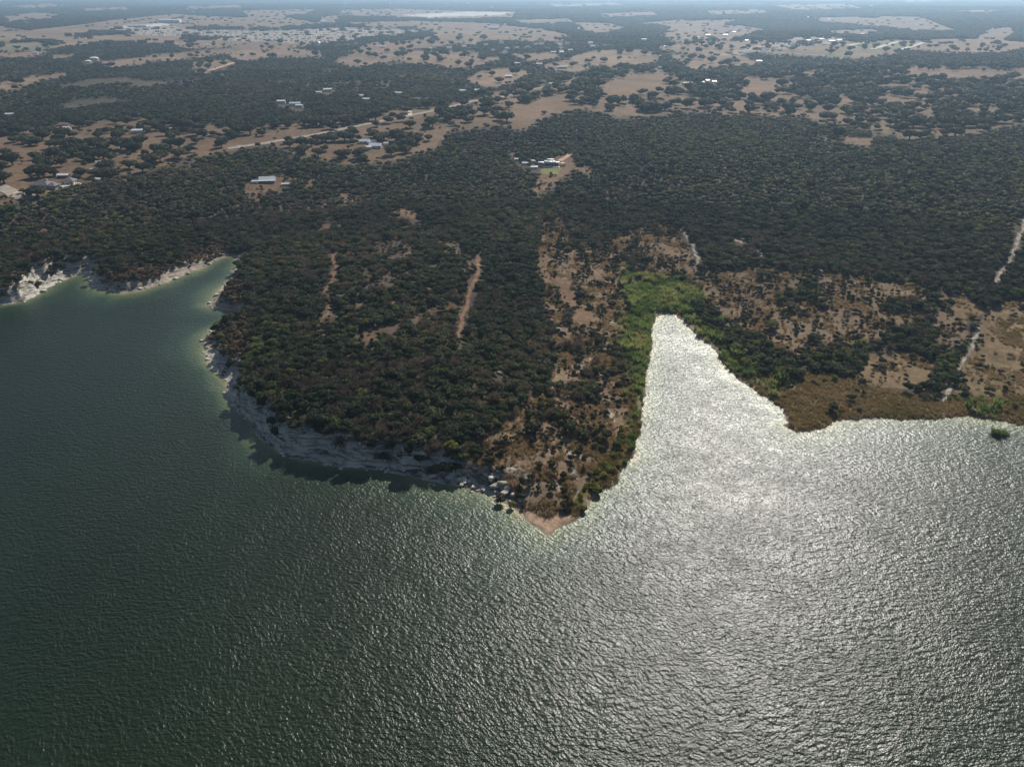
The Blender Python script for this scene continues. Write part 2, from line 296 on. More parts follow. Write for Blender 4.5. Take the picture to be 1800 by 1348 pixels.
def ground_material():
    m, ns, ls, b = nmat('ground_soil', .95, .1)
    g = node(ns, 'ShaderNodeNewGeometry'); pos = g.outputs['Position']
    a = node(ns, 'ShaderNodeAttribute', attribute_name='soil'); rk = node(ns, 'ShaderNodeAttribute', attribute_name='rock')
    n1 = noise(ns, ls, pos, .35, 6, .65); n2 = noise(ns, ls, pos, .03, 4); n3 = noise(ns, ls, pos, 1.8, 4, .7)
    f = math_n(ns, ls, 'MULTIPLY', maprange(ns, ls, n1.outputs['Fac'], .3, .7, .68, 1.32), maprange(ns, ls, n2.outputs['Fac'], .3, .7, .85, 1.15))
    f = math_n(ns, ls, 'MULTIPLY', f, maprange(ns, ls, n3.outputs['Fac'], .25, .75, .75, 1.25))
    sc = node(ns, 'ShaderNodeVectorMath', operation='SCALE'); ls.new(a.outputs['Color'], sc.inputs[0]); ls.new(f, sc.inputs['Scale'])
    # limestone: pale beds, stained joints, dark weathering; crevice shade painted into the dark bands
    mp = node(ns, 'ShaderNodeMapping'); ls.new(pos, mp.inputs[0]); mp.inputs['Scale'].default_value = (.16, .16, 1.7)
    b1 = noise(ns, ls, mp.outputs[0], 1.0, 6, .65); b2 = noise(ns, ls, pos, .55, 6, .6); b3 = noise(ns, ls, pos, 2.4, 5, .7)
    cr = node(ns, 'ShaderNodeValToRGB'); ls.new(b1.outputs['Fac'], cr.inputs[0])
    e = cr.color_ramp.elements; e[0].position = .40; e[0].color = (.07, .063, .055, 1); e[1].position = .58; e[1].color = (.56, .515, .445, 1)
    x = e.new(.48); x.color = (.38, .35, .30, 1)
    lime = mixc(ns, ls, maprange(ns, ls, b2.outputs['Fac'], .52, .72, 0, .8), cr.outputs[0], (.16, .14, .11))
    lime = mixc(ns, ls, maprange(ns, ls, b3.outputs['Fac'], .5, .75, 0, .6), lime, (.60, .555, .48))
    col = mixc(ns, ls, rk.outputs['Fac'], sc.outputs[0], lime)
    ls.new(col, b.inputs['Base Color'])
    bp = node(ns, 'ShaderNodeBump'); bp.inputs['Distance'].default_value = .5; bp.inputs['Strength'].default_value = .7
    h = math_n(ns, ls, 'ADD', math_n(ns, ls, 'MULTIPLY', n3.outputs['Fac'], .7), math_n(ns, ls, 'MULTIPLY', math_n(ns, ls, 'ADD', b1.outputs['Fac'], b3.outputs['Fac']), math_n(ns, ls, 'MULTIPLY', rk.outputs['Fac'], 1.6)))
    ls.new(h, bp.inputs['Height']); ls.new(bp.outputs[0], b.inputs['Normal'])
    return m
def water_material():
    m, ns, ls, b = nmat('lake_water', .345, .5)
    b.inputs['IOR'].default_value = 1.333
    g = node(ns, 'ShaderNodeNewGeometry'); pos = g.outputs['Position']
    sh_ = node(ns, 'ShaderNodeAttribute', attribute_name='shallow'); big = noise(ns, ls, pos, .012, 3)
    deep = mixc(ns, ls, maprange(ns, ls, big.outputs['Fac'], .35, .65, 0, 1), (.0060, .0135, .0055), (.0090, .0185, .0078))
    cr = node(ns, 'ShaderNodeValToRGB'); ls.new(sh_.outputs['Fac'], cr.inputs[0])
    e = cr.color_ramp.elements; e[0].position = 0; e[0].color = (.008, .016, .007, 1); e[1].position = 1; e[1].color = (.30, .26, .15, 1)
    x = e.new(.35); x.color = (.018, .038, .020, 1); x = e.new(.72); x.color = (.085, .11, .055, 1); x = e.new(.9); x.color = (.17, .17, .085, 1)
    ls.new(mixc(ns, ls, maprange(ns, ls, sh_.outputs['Fac'], 0, .2, 0, 1), deep, cr.outputs[0]), b.inputs['Base Color'])
    # wind waves: crossing trains of stretched crests on top of a wandering phase, plus fine chop
    wob = noise(ns, ls, pos, .035, 3)
    wv = node(ns, 'ShaderNodeVectorMath', operation='SUBTRACT'); ls.new(wob.outputs['Color'], wv.inputs[0]); wv.inputs[1].default_value = (.5, .5, .5)
    ws = node(ns, 'ShaderNodeVectorMath', operation='SCALE'); ls.new(wv.outputs[0], ws.inputs[0]); ws.inputs['Scale'].default_value = 8.0
    wp = node(ns, 'ShaderNodeVectorMath', operation='ADD'); ls.new(pos, wp.inputs[0]); ls.new(ws.outputs[0], wp.inputs[1])
    hs = None
    for ang, scl, st, amp, det in WAVES:
        mp = node(ns, 'ShaderNodeMapping', vector_type='TEXTURE'); ls.new(wp.outputs[0], mp.inputs[0])
        mp.inputs['Rotation'].default_value = (0, 0, R(ang)); mp.inputs['Scale'].default_value = (st, 1, 1)
        n = noise(ns, ls, mp.outputs[0], scl, det, .5)
        t = math_n(ns, ls, 'MULTIPLY', n.outputs['Fac'], amp); hs = t if hs is None else math_n(ns, ls, 'ADD', hs, t)
    lm = node(ns, 'ShaderNodeMapping'); ls.new(pos, lm.inputs[0]); lm.inputs['Rotation'].default_value = (0, 0, R(25)); lm.inputs['Scale'].default_value = (.02, .055, .02)
    lane = noise(ns, ls, lm.outputs[0], 1.0, 4)
    hs = math_n(ns, ls, 'MULTIPLY', hs, maprange(ns, ls, lane.outputs['Fac'], .3, .7, .86, 1.14))
    bp = node(ns, 'ShaderNodeBump'); bp.inputs['Distance'].default_value = 1.0; bp.inputs['Strength'].default_value = 1.0
    ls.new(hs, bp.inputs['Height']); ls.new(bp.outputs[0], b.inputs['Normal'])
    return m
# crest heading, frequency, stretch along the crest, height (m), detail
WAVES = [(3, 1.25, 2.6, .225, 1.0), (-48, 1.5, 2.1, .185, 1.0), (34, 2.6, 1.7, .095, 1.0), (-12, 5.0, 1.4, .062, 1.0)]
def leaf_material(name, ramp, var=.35, rough=.75, trans=.18):
    m, ns, ls, b = nmat(name, rough, .15)
    at = node(ns, 'ShaderNodeAttribute', attribute_type='INSTANCER', attribute_name='tint')
    cr = node(ns, 'ShaderNodeValToRGB'); ls.new(at.outputs['Fac'], cr.inputs[0]); e = cr.color_ramp.elements
    e[0].position = ramp[0][0]; e[0].color = ramp[0][1] + (1,); e[1].position = ramp[-1][0]; e[1].color = ramp[-1][1] + (1,)
    for p, c in ramp[1:-1]: q = e.new(p); q.color = c + (1,)
    tc = node(ns, 'ShaderNodeTexCoord'); n = noise(ns, ls, tc.outputs['Object'], 1.3, 4, .7)
    f = maprange(ns, ls, n.outputs['Fac'], .3, .7, 1 - var, 1 + var)
    s = node(ns, 'ShaderNodeVectorMath', operation='SCALE'); ls.new(cr.outputs[0], s.inputs[0]); ls.new(f, s.inputs['Scale'])
    ls.new(s.outputs[0], b.inputs['Base Color'])
    tl = node(ns, 'ShaderNodeBsdfTranslucent'); ls.new(s.outputs[0], tl.inputs['Color']); mx = node(ns, 'ShaderNodeMixShader'); mx.inputs[0].default_value = trans
    ls.new(b.outputs[0], mx.inputs[1]); ls.new(tl.outputs[0], mx.inputs[2]); ls.new(mx.outputs[0], ns['Material Output'].inputs['Surface'])
    return m
M_GROUND = ground_material(); M_WATER = water_material()
M_JUN = leaf_material('juniper_foliage', [(0, (.036, .047, .019)), (.5, (.064, .080, .028)), (1, (.12, .125, .045))], trans=.28)
M_OAK = leaf_material('oak_foliage', [(0, (.036, .045, .021)), (.5, (.060, .066, .030)), (1, (.105, .088, .044))], trans=.28)
M_BARE = leaf_material('bare_twigs', [(0, (.085, .066, .047)), (.5, (.13, .10, .070)), (1, (.19, .13, .08))], trans=.3)
M_YG = leaf_material('yellowing_foliage', [(0, (.095, .125, .032)), (.5, (.145, .155, .043)), (1, (.22, .165, .05))], trans=.4)
M_SHRUB = leaf_material('shrub_foliage', [(0, (.050, .060, .028)), (.45, (.080, .082, .038)), (.7, (.14, .11, .06)), (1, (.20, .13, .075))])
M_REED = leaf_material('reed_leaves', [(0, (.085, .125, .034)), (.5, (.18, .24, .06)), (1, (.30, .28, .10))], trans=.5)
M_BELT = leaf_material('yellow_shrub_leaves', [(0, (.14, .17, .04)), (.5, (.25, .22, .05)), (1, (.31, .22, .07))], trans=.45)
M_GRASS = leaf_material('dry_grass', [(0, (.16, .13, .045)), (.4, (.24, .175, .075)), (1, (.34, .235, .13))], trans=.5)
M_BARK = plain('bark', (.11, .085, .065), .95, .1, .3, 4)
M_LIME = plain('limestone', (.47, .42, .34), .9, .2, .35, 1.2)

# ------------------------------------------------------------------ object helpers
def tag(o, label=None, cat=None, group=None, kind=None):
    if label: o['label'] = label
    if cat: o['category'] = cat
    if group: o['group'] = group
    if kind: o['kind'] = kind
    return o
def mesh_np(name, v, f, mat=None, smooth=False):
    me = bpy.data.meshes.new(name); me.from_pydata([tuple(q) for q in v], [], [tuple(q) for q in f]) if not isinstance(f, np.ndarray) else fast_mesh(me, v, f)
    if mat is not None:
        for q in (mat if isinstance(mat, list) else [mat]): me.materials.append(q)
    if smooth: me.polygons.foreach_set('use_smooth', np.ones(len(me.polygons), bool))
    return me
def fast_mesh(me, v, f):
    n, k = f.shape
    me.vertices.add(len(v)); me.vertices.foreach_set('co', np.asarray(v, np.float32).ravel())
    me.loops.add(n * k); me.loops.foreach_set('vertex_index', f.astype(np.int32).ravel())
    me.polygons.add(n); me.polygons.foreach_set('loop_start', np.arange(0, n * k, k, dtype=np.int32))
    me.update(calc_edges=True)
def link(name, me, parent=None, loc=None):
    o = bpy.data.objects.new(name, me); COL.objects.link(o)
    if parent: o.parent = parent
    if loc is not None: o.location = loc
    return o
def empty(name, loc=(0, 0, 0), rz=0):
    o = bpy.data.objects.new(name, None); COL.objects.link(o); o.empty_display_size = .5; o.location = loc; o.rotation_euler = (0, 0, rz); return o

# ------------------------------------------------------------------ terrain sheet
def polar(rings, angs):
    A, Rr = np.meshgrid(angs, rings); return Rr * np.sin(A), Rr * np.cos(A)
def polar_faces(nr, na, wrap=True):
    i, j = np.meshgrid(np.arange(nr - 1), np.arange(na if wrap else na - 1), indexing='ij')
    j2 = (j + 1) % na
    return np.stack([i * na + j, i * na + j2, (i + 1) * na + j2, (i + 1) * na + j], -1).reshape(-1, 4)[:, ::-1]
def geo(a, b, q):
    return np.geomspace(a, b, max(2, int(math.log(b / a) / q)))
def build_terrain():
    an = np.concatenate([np.arange(-180, -46, 3.0), np.arange(-46, 46, .115), np.arange(46, 180, 3.0)]); an = np.radians(an)
    rg = np.concatenate([[8, 30, 60, 90, 110], geo(122, 345, .0032), geo(346.5, 700, .0050), geo(706, 7500, .012), geo(7700, 26000, .06)])
    X, Y = polar(rg, an); x = X.ravel(); y = Y.ravel()
    z, d, t, rough = height(x, y, True)
    code, px, py = cover(x, y, z)
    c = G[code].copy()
    v = fbm(x / 60., y / 60., 3, 71)[:, None]; c *= (1 + .22 * v)
    # grass and bare soil patches inside open country, reddish soil showing through
    red = sstep(.1, .7, fbm(x / 9., y / 9., 3, 75)) * np.isin(code, [SCRUB, SCRUB2, SAV, CLEAR, OPENW]); c = c * (1 - .45 * red[:, None]) + np.array([.15, .096, .056]) * .45 * red[:, None]
    ol = sstep(.15, .7, fbm(x / 20., y / 20., 3, 79)) * np.isin(code, [MARSH, PAST, FIELD, SAV, STRAW]); c = c * (1 - .4 * ol[:, None]) + np.array([.135, .11, .055]) * .4 * ol[:, None]
    # stone: on the banks, ledges and the beach foot, and a few scree spots on the point
    rock = rough * (1 - sstep(.90, 1.25, t + .12 * fbm(x / 4., y / 4., 3, 81))) * (d > -6)
    rock = np.maximum(rock, (code == WTRACK) * sstep(-.2, .4, fbm(x / 3., y / 3., 3, 83)) * .7)
    rock = np.maximum(rock, ((code == SCRUB) * sstep(.52, .8, fbm(x / 6., y / 6., 4, 85)) * .6))
    low = (1 - sstep(0.2, 2.0, d)) * (1 - rough) * (d > -3); c = c * (1 - low[:, None]) + np.array([.23, .18, .135]) * low[:, None]
    bd = (code == BEACH)[:, None]; rock = np.where(code == BEACH, rock * .35, rock)
    me = bpy.data.meshes.new('ground'); fast_mesh(me, np.stack([x, y, z], -1), polar_faces(len(rg), len(an)))
    me.polygons.foreach_set('use_smooth', np.ones(len(me.polygons), bool))
    at = me.attributes.new('soil', 'FLOAT_COLOR', 'POINT'); at.data.foreach_set('color', np.concatenate([c, np.ones((len(c), 1))], 1).astype(np.float32).ravel())
    ar = me.attributes.new('rock', 'FLOAT', 'POINT'); ar.data.foreach_set('value', rock.astype(np.float32))
    me.materials.append(M_GROUND); tag(link('ground', me), kind='structure', label='dry brown ground rising from pale limestone shore to far fields')
def build_water():
    an = np.radians(np.concatenate([np.arange(-180, -56, 3.0), np.arange(-56, 56, .3), np.arange(56, 180, 3.0)]))
    rg = np.concatenate([[4, 30, 60], geo(80, 480, .0065), geo(520, 26000, .2)])
    X, Y = polar(rg, an); x = X.ravel(); y = Y.ravel(); d = bil(SD, x, y); p = bil(SPAR, x, y)
    f = polar_faces(len(rg), len(an)); keep = (d[f].min(1) < 6); f = f[keep]
    soft = 1 - sstep(1.8, 6, p[:, 0])
    wide = 5.0 + 4.0 * soft + 3.0 * fbm(x / 25., y / 25., 3, 61)
    shl = np.exp(-np.maximum(-d, 0) / np.maximum(wide, 2.0)) * (0.95 + .15 * fbm(x / 8., y / 8., 3, 63))
    # the open-water bank below the tall shaded cliff drops off faster; coves and the sand flat on the far right are shallower
    flat = sstep(150, 190, x) * sstep(150, 200, y); shl = np.maximum(shl, .8 * np.exp(-np.maximum(-d, 0) / 26.) * flat)
    cove = sstep(-130, -170, x) * sstep(235, 330, y); shl = np.maximum(shl, .82 * np.exp(-np.maximum(-d, 0) / 13.) * cove)
    me = bpy.data.meshes.new('lake_water'); fast_mesh(me, np.stack([x, y, 0 * x], -1), f)
    ar = me.attributes.new('shallow', 'FLOAT', 'POINT'); ar.data.foreach_set('value', np.clip(shl, 0, 1).astype(np.float32))
    me.materials.append(M_WATER); tag(link('lake_water', me), kind='structure', label='wind-rippled green lake with broad sun glitter')
build_terrain(); build_water()
# ------------------------------------------------------------------ plant meshes
ICO_V = None
def ico(sub=1):
    import bmesh
    bm = bmesh.new(); bmesh.ops.create_icosphere(bm, subdivisions=sub, radius=1.0)
    bm.verts.ensure_lookup_table(); v = np.array([q.co[:] for q in bm.verts]); f = np.array([[w.index for w in q.verts] for q in bm.faces]); bm.free(); return v, f
ICO1 = ico(1); ICO2 = ico(2); ICO3 = ico(3)
def leaf_cards(rng, c, n, size, tilt=.55):
    """small bent leaf sprays: each two triangles sharing a fold"""
    m = len(c); nn = n + rng.normal(0, tilt, (m, 3)); nn /= np.linalg.norm(nn, axis=1)[:, None] + 1e-9
    t = np.cross(nn, rng.normal(0, 1, (m, 3))); t /= np.linalg.norm(t, axis=1)[:, None] + 1e-9; b = np.cross(nn, t)
    s = size * rng.uniform(.6, 1.35, (m, 1)); w = s * rng.uniform(.45, .8, (m, 1))
    v = np.stack([c - t * s, c + b * w + nn * s * .25, c + t * s, c - b * w + nn * s * .25], 1).reshape(-1, 3)
    i = np.arange(m)[:, None] * 4
    f = np.concatenate([i + [0, 1, 2], i + [0, 2, 3]], 0); return v, f
def crown_mesh(name, seed, rad, hgt, lobes, nleaf, size, mat, base=.25, core=.8, flat=.8):
    rng = np.random.default_rng(seed); V = []; F = []; off = 0
    L = []
    for k in range(lobes):
        a = rng.uniform(0, 2 * math.pi); q = rad * (0.0 if k == 0 else rng.uniform(.3, .68)); r = rad * (rng.uniform(.62, .78) if k == 0 else rng.uniform(.34, .55))
        zc = hgt * (base + (1 - base) * rng.uniform(.35, .62)) if k else hgt * .55
        rz = min(r * flat, hgt - zc) * rng.uniform(.85, 1.1)
        L.append((np.array([q * math.cos(a), q * math.sin(a), zc]), r, max(rz, .25 * r)))
    iv, jf = ICO1
    if core > 0:
        for c, r, rz in L:
            v = iv * (core * rng.uniform(.8, 1.12, (len(iv), 1))) * (r, r, rz) + c; V.append(v); F.append(jf + off); off += len(v)
    tot = sum(r * r for _, r, _ in L)
    for c, r, rz in L:
        m = int(nleaf * r * r / tot); u = rng.normal(0, 1, (m, 3)); u[:, 2] = np.abs(u[:, 2]) * 1.0 - .35 * rng.random(m); u /= np.linalg.norm(u, axis=1)[:, None]
        # clumped radius so the outline stays uneven
        rr = .82 + .30 * np.sin(u[:, 0] * 5 + seed) * np.sin(u[:, 1] * 6 + k) * .5 + rng.normal(0, .10, m)
        p = c + u * rr[:, None] * (r, r, rz); v, f = leaf_cards(rng, p, u, size); V.append(v); F.append(f + off); off += len(v)
    return mesh_np(name, np.concatenate(V), np.concatenate(F), mat)
def tube(pts, rads, n=5):
    V = []; F = []
    for k, (p, r) in enumerate(zip(pts, rads)):
        p = np.array(p, float); d = np.array(pts[min(k + 1, len(pts) - 1)], float) - np.array(pts[max(k - 1, 0)], float); d /= np.linalg.norm(d) + 1e-9
        a = np.cross(d, (.3, .9, .1)); a /= np.linalg.norm(a); b = np.cross(d, a)
        for j in range(n):
            t = 2 * math.pi * j / n; V.append(p + r * (math.cos(t) * a + math.sin(t) * b))
    for k in range(len(pts) - 1):
        for j in range(n): F.append((k * n + j, k * n + (j + 1) % n, (k + 1) * n + (j + 1) % n)); F.append((k * n + j, (k + 1) * n + (j + 1) % n, (k + 1) * n + j))
    return np.array(V), np.array(F)
def join(parts):
    V = []; F = []; o = 0
    for v, f in parts: V.append(v); F.append(f + o); o += len(v)
    return np.concatenate(V), np.concatenate(F)
def trunk_mesh(name, seed, rad, hgt, r0, limbs=5):
    rng = np.random.default_rng(seed); parts = [tube([(0, 0, -.6), (.05, 0, hgt * .2), (.1 * rad, .05 * rad, hgt * .45), (.05, .1 * rad, hgt * .7)], [r0 * 1.3, r0, r0 * .7, r0 * .25], 6)]
    for k in range(limbs):
        a = 2 * math.pi * (k + rng.random() * .6) / limbs; h0 = hgt * rng.uniform(.15, .4); q = rad * rng.uniform(.5, .75)
        parts.append(tube([(0, 0, h0), (q * .5 * math.cos(a), q * .5 * math.sin(a), h0 + hgt * .18), (q * math.cos(a), q * math.sin(a), h0 + hgt * .32)], [r0 * .5, r0 * .34, r0 * .12], 4))
    v, f = join(parts); return mesh_np(name, v, f, M_BARK)
def bare_mesh(name, seed, rad, hgt, mat):
    """leafless crown: forked twigs in a haze of fine sprays"""
    rng = np.random.default_rng(seed); parts = []
    for k in range(46):
        u = rng.normal(0, 1, 3); u[2] = abs(u[2]) * .9 + .15; u /= np.linalg.norm(u); p0 = np.array([0, 0, hgt * .28]) + u * rad * .25; p1 = np.array([0, 0, hgt * .30]) + u * (rad, rad, hgt * .66) * rng.uniform(.75, 1.02)
        parts.append(tube([p0, (p0 + p1) / 2 + rng.normal(0, .12, 3), p1], [.05, .035, .015], 3))
    u = rng.normal(0, 1, (420, 3)); u[:, 2] = np.abs(u[:, 2]) - .1; u /= np.linalg.norm(u, axis=1)[:, None]
    p = np.array([0, 0, hgt * .30]) + u * (rad, rad, hgt * .66) * rng.uniform(.45, 1.03, (420, 1)) * (1 + .16 * np.sin(u[:, :1] * 6 + seed)); t = rng.normal(0, 1, (420, 3)) * .35 + u; t /= np.linalg.norm(t, axis=1)[:, None]
    s = np.cross(t, rng.normal(0, 1, (420, 3))); s /= np.linalg.norm(s, axis=1)[:, None]; l = rng.uniform(.25, .55, (420, 1)); w = rng.uniform(.05, .13, (420, 1))
    v = np.stack([p - t * l - s * w, p - t * l + s * w, p + t * l], 1).reshape(-1, 3); parts.append((v, np.arange(1260).reshape(-1, 3)))
    v, f = join(parts); return mesh_np(name, v, f, mat)
def tuft_mesh(name, seed, n, hgt, spread, w, mat, lean=.35):
    rng = np.random.default_rng(seed); a = rng.uniform(0, 6.283, n); q = spread * np.sqrt(rng.random(n)); b = np.stack([q * np.cos(a), q * np.sin(a), np.full(n, -.05)], 1)
    h = hgt * rng.uniform(.6, 1.15, n); tip = b + np.stack([rng.normal(0, lean, n) * h, rng.normal(0, lean, n) * h, h], 1); mid = (b + tip) / 2 + np.stack([0 * h, 0 * h, .12 * h], 1)
    s = np.stack([-np.sin(a * 3), np.cos(a * 3), 0 * a], 1) * w * rng.uniform(.6, 1.4, (n, 1))
    v = np.stack([b - s * .6, b + s * .6, mid + s, mid - s, tip], 1).reshape(-1, 3); i = np.arange(n)[:, None] * 5
    f = np.concatenate([i + [0, 1, 2], i + [0, 2, 3], i + [3, 2, 4]], 0); return mesh_np(name, v, f, mat)
JUN = [crown_mesh('juniper_crown', 100 + k, 2.2, 4.4 + .5 * k, 4 + k % 3, 520, .34, M_JUN, .12, .80, .95) for k in range(4)]
OAK = [crown_mesh('oak_crown', 140 + k, 4.4, 6.8, 7 + k, 900, .46, M_OAK, .14, .80, .9) for k in range(4)]
YG = [crown_mesh('deciduous_crown', 180 + k, 2.5, 5.0, 5 + k, 480, .38, M_YG, .25, .74, .85) for k in range(3)]
BARE = [bare_mesh('bare_crown', 200 + k, 2.4, 4.8, M_BARE) for k in range(3)]
SHR = [crown_mesh('shrub_crown', 230 + k, 1.15, 1.7, 3 + k % 2, 210, .22, M_SHRUB, .05, .72, .85) for k in range(4)]
BLT = [crown_mesh('yellow_shrub_crown', 260 + k, 1.2, 1.6, 3 + k, 230, .22, M_BELT, .05, .70, .8) for k in range(3)]
JTR = trunk_mesh('trunk', 300, 2.2, 4.5, .17); OTR = trunk_mesh('trunk', 301, 4.4, 6.8, .36, 7); YTR = trunk_mesh('trunk', 302, 2.5, 5.0, .16); BTR = trunk_mesh('trunk', 303, 2.2, 4.6, .14, 6); STR = trunk_mesh('stem', 304, 1.1, 1.6, .05, 5)
REEDM = [tuft_mesh('reed_clump', 320 + k, 46, 1.8, .6, .075, M_REED) for k in range(3)]
JUNL = [crown_mesh('juniper_crown_far', 110 + k, 2.2, 4.6, 4, 110, .62, M_JUN, .12, .84, .95) for k in range(2)]; OAKL = [crown_mesh('oak_crown_far', 150 + k, 4.4, 6.8, 7, 200, .85, M_OAK, .14, .84, .9) for k in range(2)]
YGL = [crown_mesh('deciduous_crown_far', 190 + k, 2.5, 5.0, 5, 110, .66, M_YG, .25, .8, .85) for k in range(2)]; BAREL = [crown_mesh('bare_crown_far', 210 + k, 2.2, 4.6, 5, 130, .55, M_BARE, .2, .7, .85) for k in range(2)]
TUSS = [tuft_mesh('grass_tussock', 330 + k, 40, .75, .7, .07, M_GRASS, .6) for k in range(3)]
def clump_mesh(name, seed, mat):
    """a stand of several crowns seen from kilometres away"""
    rng = np.random.default_rng(seed); parts = []; iv, jf = ICO1
    for k in range(16):
        c = rng.uniform(-8.5, 8.5, 2); r = rng.uniform(2.2, 4.0); h = rng.uniform(4.5, 7.5)
        parts.append((iv * rng.uniform(.8, 1.2, (len(iv), 1)) * (r, r, h * .5) + (c[0], c[1], h * .5), jf))
        u = rng.normal(0, 1, (26, 3)); u[:, 2] = np.abs(u[:, 2]); u /= np.linalg.norm(u, axis=1)[:, None]
        parts.append(leaf_cards(rng, np.array([c[0], c[1], h * .5]) + u * (r, r, h * .52), u, .8))
    v, f = join(parts); return mesh_np(name, v, f, mat)
CLUMP = [clump_mesh('tree_stand', 350 + k, M_OAK) for k in range(3)]

# ------------------------------------------------------------------ choosing where plants stand
def jitter(r0, r1, cell, amax, seed):
    rng = np.random.default_rng(seed); s = math.sin(amax) * r1
    X, Y = np.meshgrid(np.arange(-s, s, cell), np.arange(max(0, r0 * math.cos(amax)), r1, cell))
    x = (X + rng.uniform(-.48, .48, X.shape) * cell).ravel(); y = (Y + rng.uniform(-.48, .48, X.shape) * cell).ravel()
    r = np.hypot(x, y); a = np.abs(np.arctan2(x, y)); k = (r >= r0) & (r < r1) & (a < amax); x = x[k]; y = y[k]
    z, d, t, rough = height(x, y, True); return x, y, z, d, t, rough
# cover, clumping size (m), mix of juniper / oak / bare / yellowing
TREE = {FOREST: (.97, 30, .60, .12, .23, .05), DARKF: (.97, 30, .56, .14, .12, .18), BROWNF: (.95, 22, .30, .10, .54, .06), OPENW: (.60, 9, .58, .06, .31, .05), SAV: (.29, 17, .06, .80, .10, .04),
        FIELD: (.022, 20, .1, .9, 0, 0), GREENF: (.02, 20, .1, .9, 0, 0), SCRUB: (.055, 13, .55, .07, .34, .04), SCRUB2: (.13, 13, .40, .10, .44, .06), REED: (0, 9, 0, 0, 0, 1), MARSH: (.004, 9, .5, 0, .5, 0), PAST: (.02, 9, .6, 0, .3, .1),
        BELT: (.02, 9, 0, 0, .5, .5), BEACH: (0, 9, 1, 0, 0, 0), TRACK: (0, 9, 1, 0, 0, 0), WTRACK: (0, 9, 1, 0, 0, 0), CLEAR: (.07, 12, .4, .5, .1, 0), LAWN: (0, 9, 1, 0, 0, 0), TOWN: (.34, 25, .1, .8, .1, 0),
        BRUSH: (.12, 8, .3, 0, .6, .1), STRAW: (0, 9, 1, 0, 0, 0), PALE: (0, 9, 1, 0, 0, 0), THICK: (.88, 10, .56, .10, .16, .18), BROWNFIELD: (.01, 9, 1, 0, 0, 0), ROCKY: (0, 9, 1, 0, 0, 0)}
SHRUBC = {SCRUB: .37, SCRUB2: .38, OPENW: .35, BRUSH: .95, MARSH: .10, PAST: .07, BELT: .35, SAV: .12, CLEAR: .08, BEACH: .02, THICK: .4, FOREST: .1, BROWNF: .1}
# ------------------------------------------------------------------ roads
M_ROAD = plain('road_gravel', (.27, .23, .19), .95, .1, .2, .3); M_REDROAD = plain('red_dirt_road', (.40, .25, .17), .95, .1, .2, .3); M_CONC = plain('concrete_drive', (.42, .37, .31), .9, .2, .15, .4)
def clear_line(pts, w):
    global LC
    sv = LC; LC = np.zeros(sv.shape, np.uint8); line(1, pts, w); NT[LC == 1] = True; LC = sv
def road(name, pts, width, mat, label, up=.25):
    P2 = []
    for (ax, ay), (bx, by) in zip(pts[:-1], pts[1:]):
        n = max(2, int(math.hypot(bx - ax, (by - ay) * 3) / 2))
        P2 += [(ax + (bx - ax) * k / n, ay + (by - ay) * k / n) for k in range(n)]
    P2.append(pts[-1]); P2 = np.array(P2)
    x, y, z = place(P2[:, 0], P2[:, 1])
    for _ in range(3):                                 # ease the corners
        x[1:-1] = (x[:-2] + 2 * x[1:-1] + x[2:]) / 4; y[1:-1] = (y[:-2] + 2 * y[1:-1] + y[2:]) / 4
    dx = np.gradient(x); dy = np.gradient(y); l = np.hypot(dx, dy) + 1e-6; nx, ny = -dy / l, dx / l
    rows = []
    for q in (-.5, -.2, .2, .5):
        xx = x + nx * width * q; yy = y + ny * width * q; rows.append(np.stack([xx, yy, height(xx, yy) + up], -1))
    v = np.stack(rows, 1).reshape(-1, 3); F = []
    for i in range(len(x) - 1):
        for j in range(3): a = i * 4 + j; F.append((a, a + 4, a + 5, a + 1))
    o = link(name, mesh_np(name, v, np.array(F), mat)); tag(o, label, kind='structure')
    clear_line([(px, py + 1.5) for px, py in pts], 5 if pts[0][1] > 120 else 2.5)
road('country_road', [(400,262),(455,254),(515,244),(560,236),(633,221),(700,208),(787,190),(833,178),(877,172),(933,158),(993,147),(1050,137),(1093,128)], 7, M_ROAD, 'pale country road running through the oak pastures')
road('farm_track', [(1318,91),(1380,94),(1450,99)], 9, M_ROAD, 'pale straight track along the far brown field', .6)
for a, b in (((1490,81),(1546,70)), ((1533,87),(1580,74)), ((1582,89),(1626,75))): road('paved_strip', [a, b], 12, M_CONC, 'pale paved strip across the far green field', .6)
road('street', [(-60,318),(0,329),(20,338),(36,346),(62,347)], 9, M_ROAD, 'pale street ending beside the grey roofed house')
road('driveway', [(28,341),(48,333),(75,331),(105,329),(142,323)], 5, M_CONC, 'pale driveway in front of the grey roofed house', .35)
road('red_dirt_road', [(368,125),(390,118),(412,111)], 9, M_REDROAD, 'red dirt road beside a far pasture', .6)
road('driveway', [(1003,271),(994,278),(984,284)], 4, M_REDROAD, 'narrow drive leading to the white modern house', .35)
road('farm_track', [(718,188),(720,196),(721,204)], 4, M_CONC, 'short white lane among the oaks', .3)
road('far_highway', [(0,40),(60,40),(110,38)], 16, M_CONC, 'pale highway at the far left edge', 1.0)

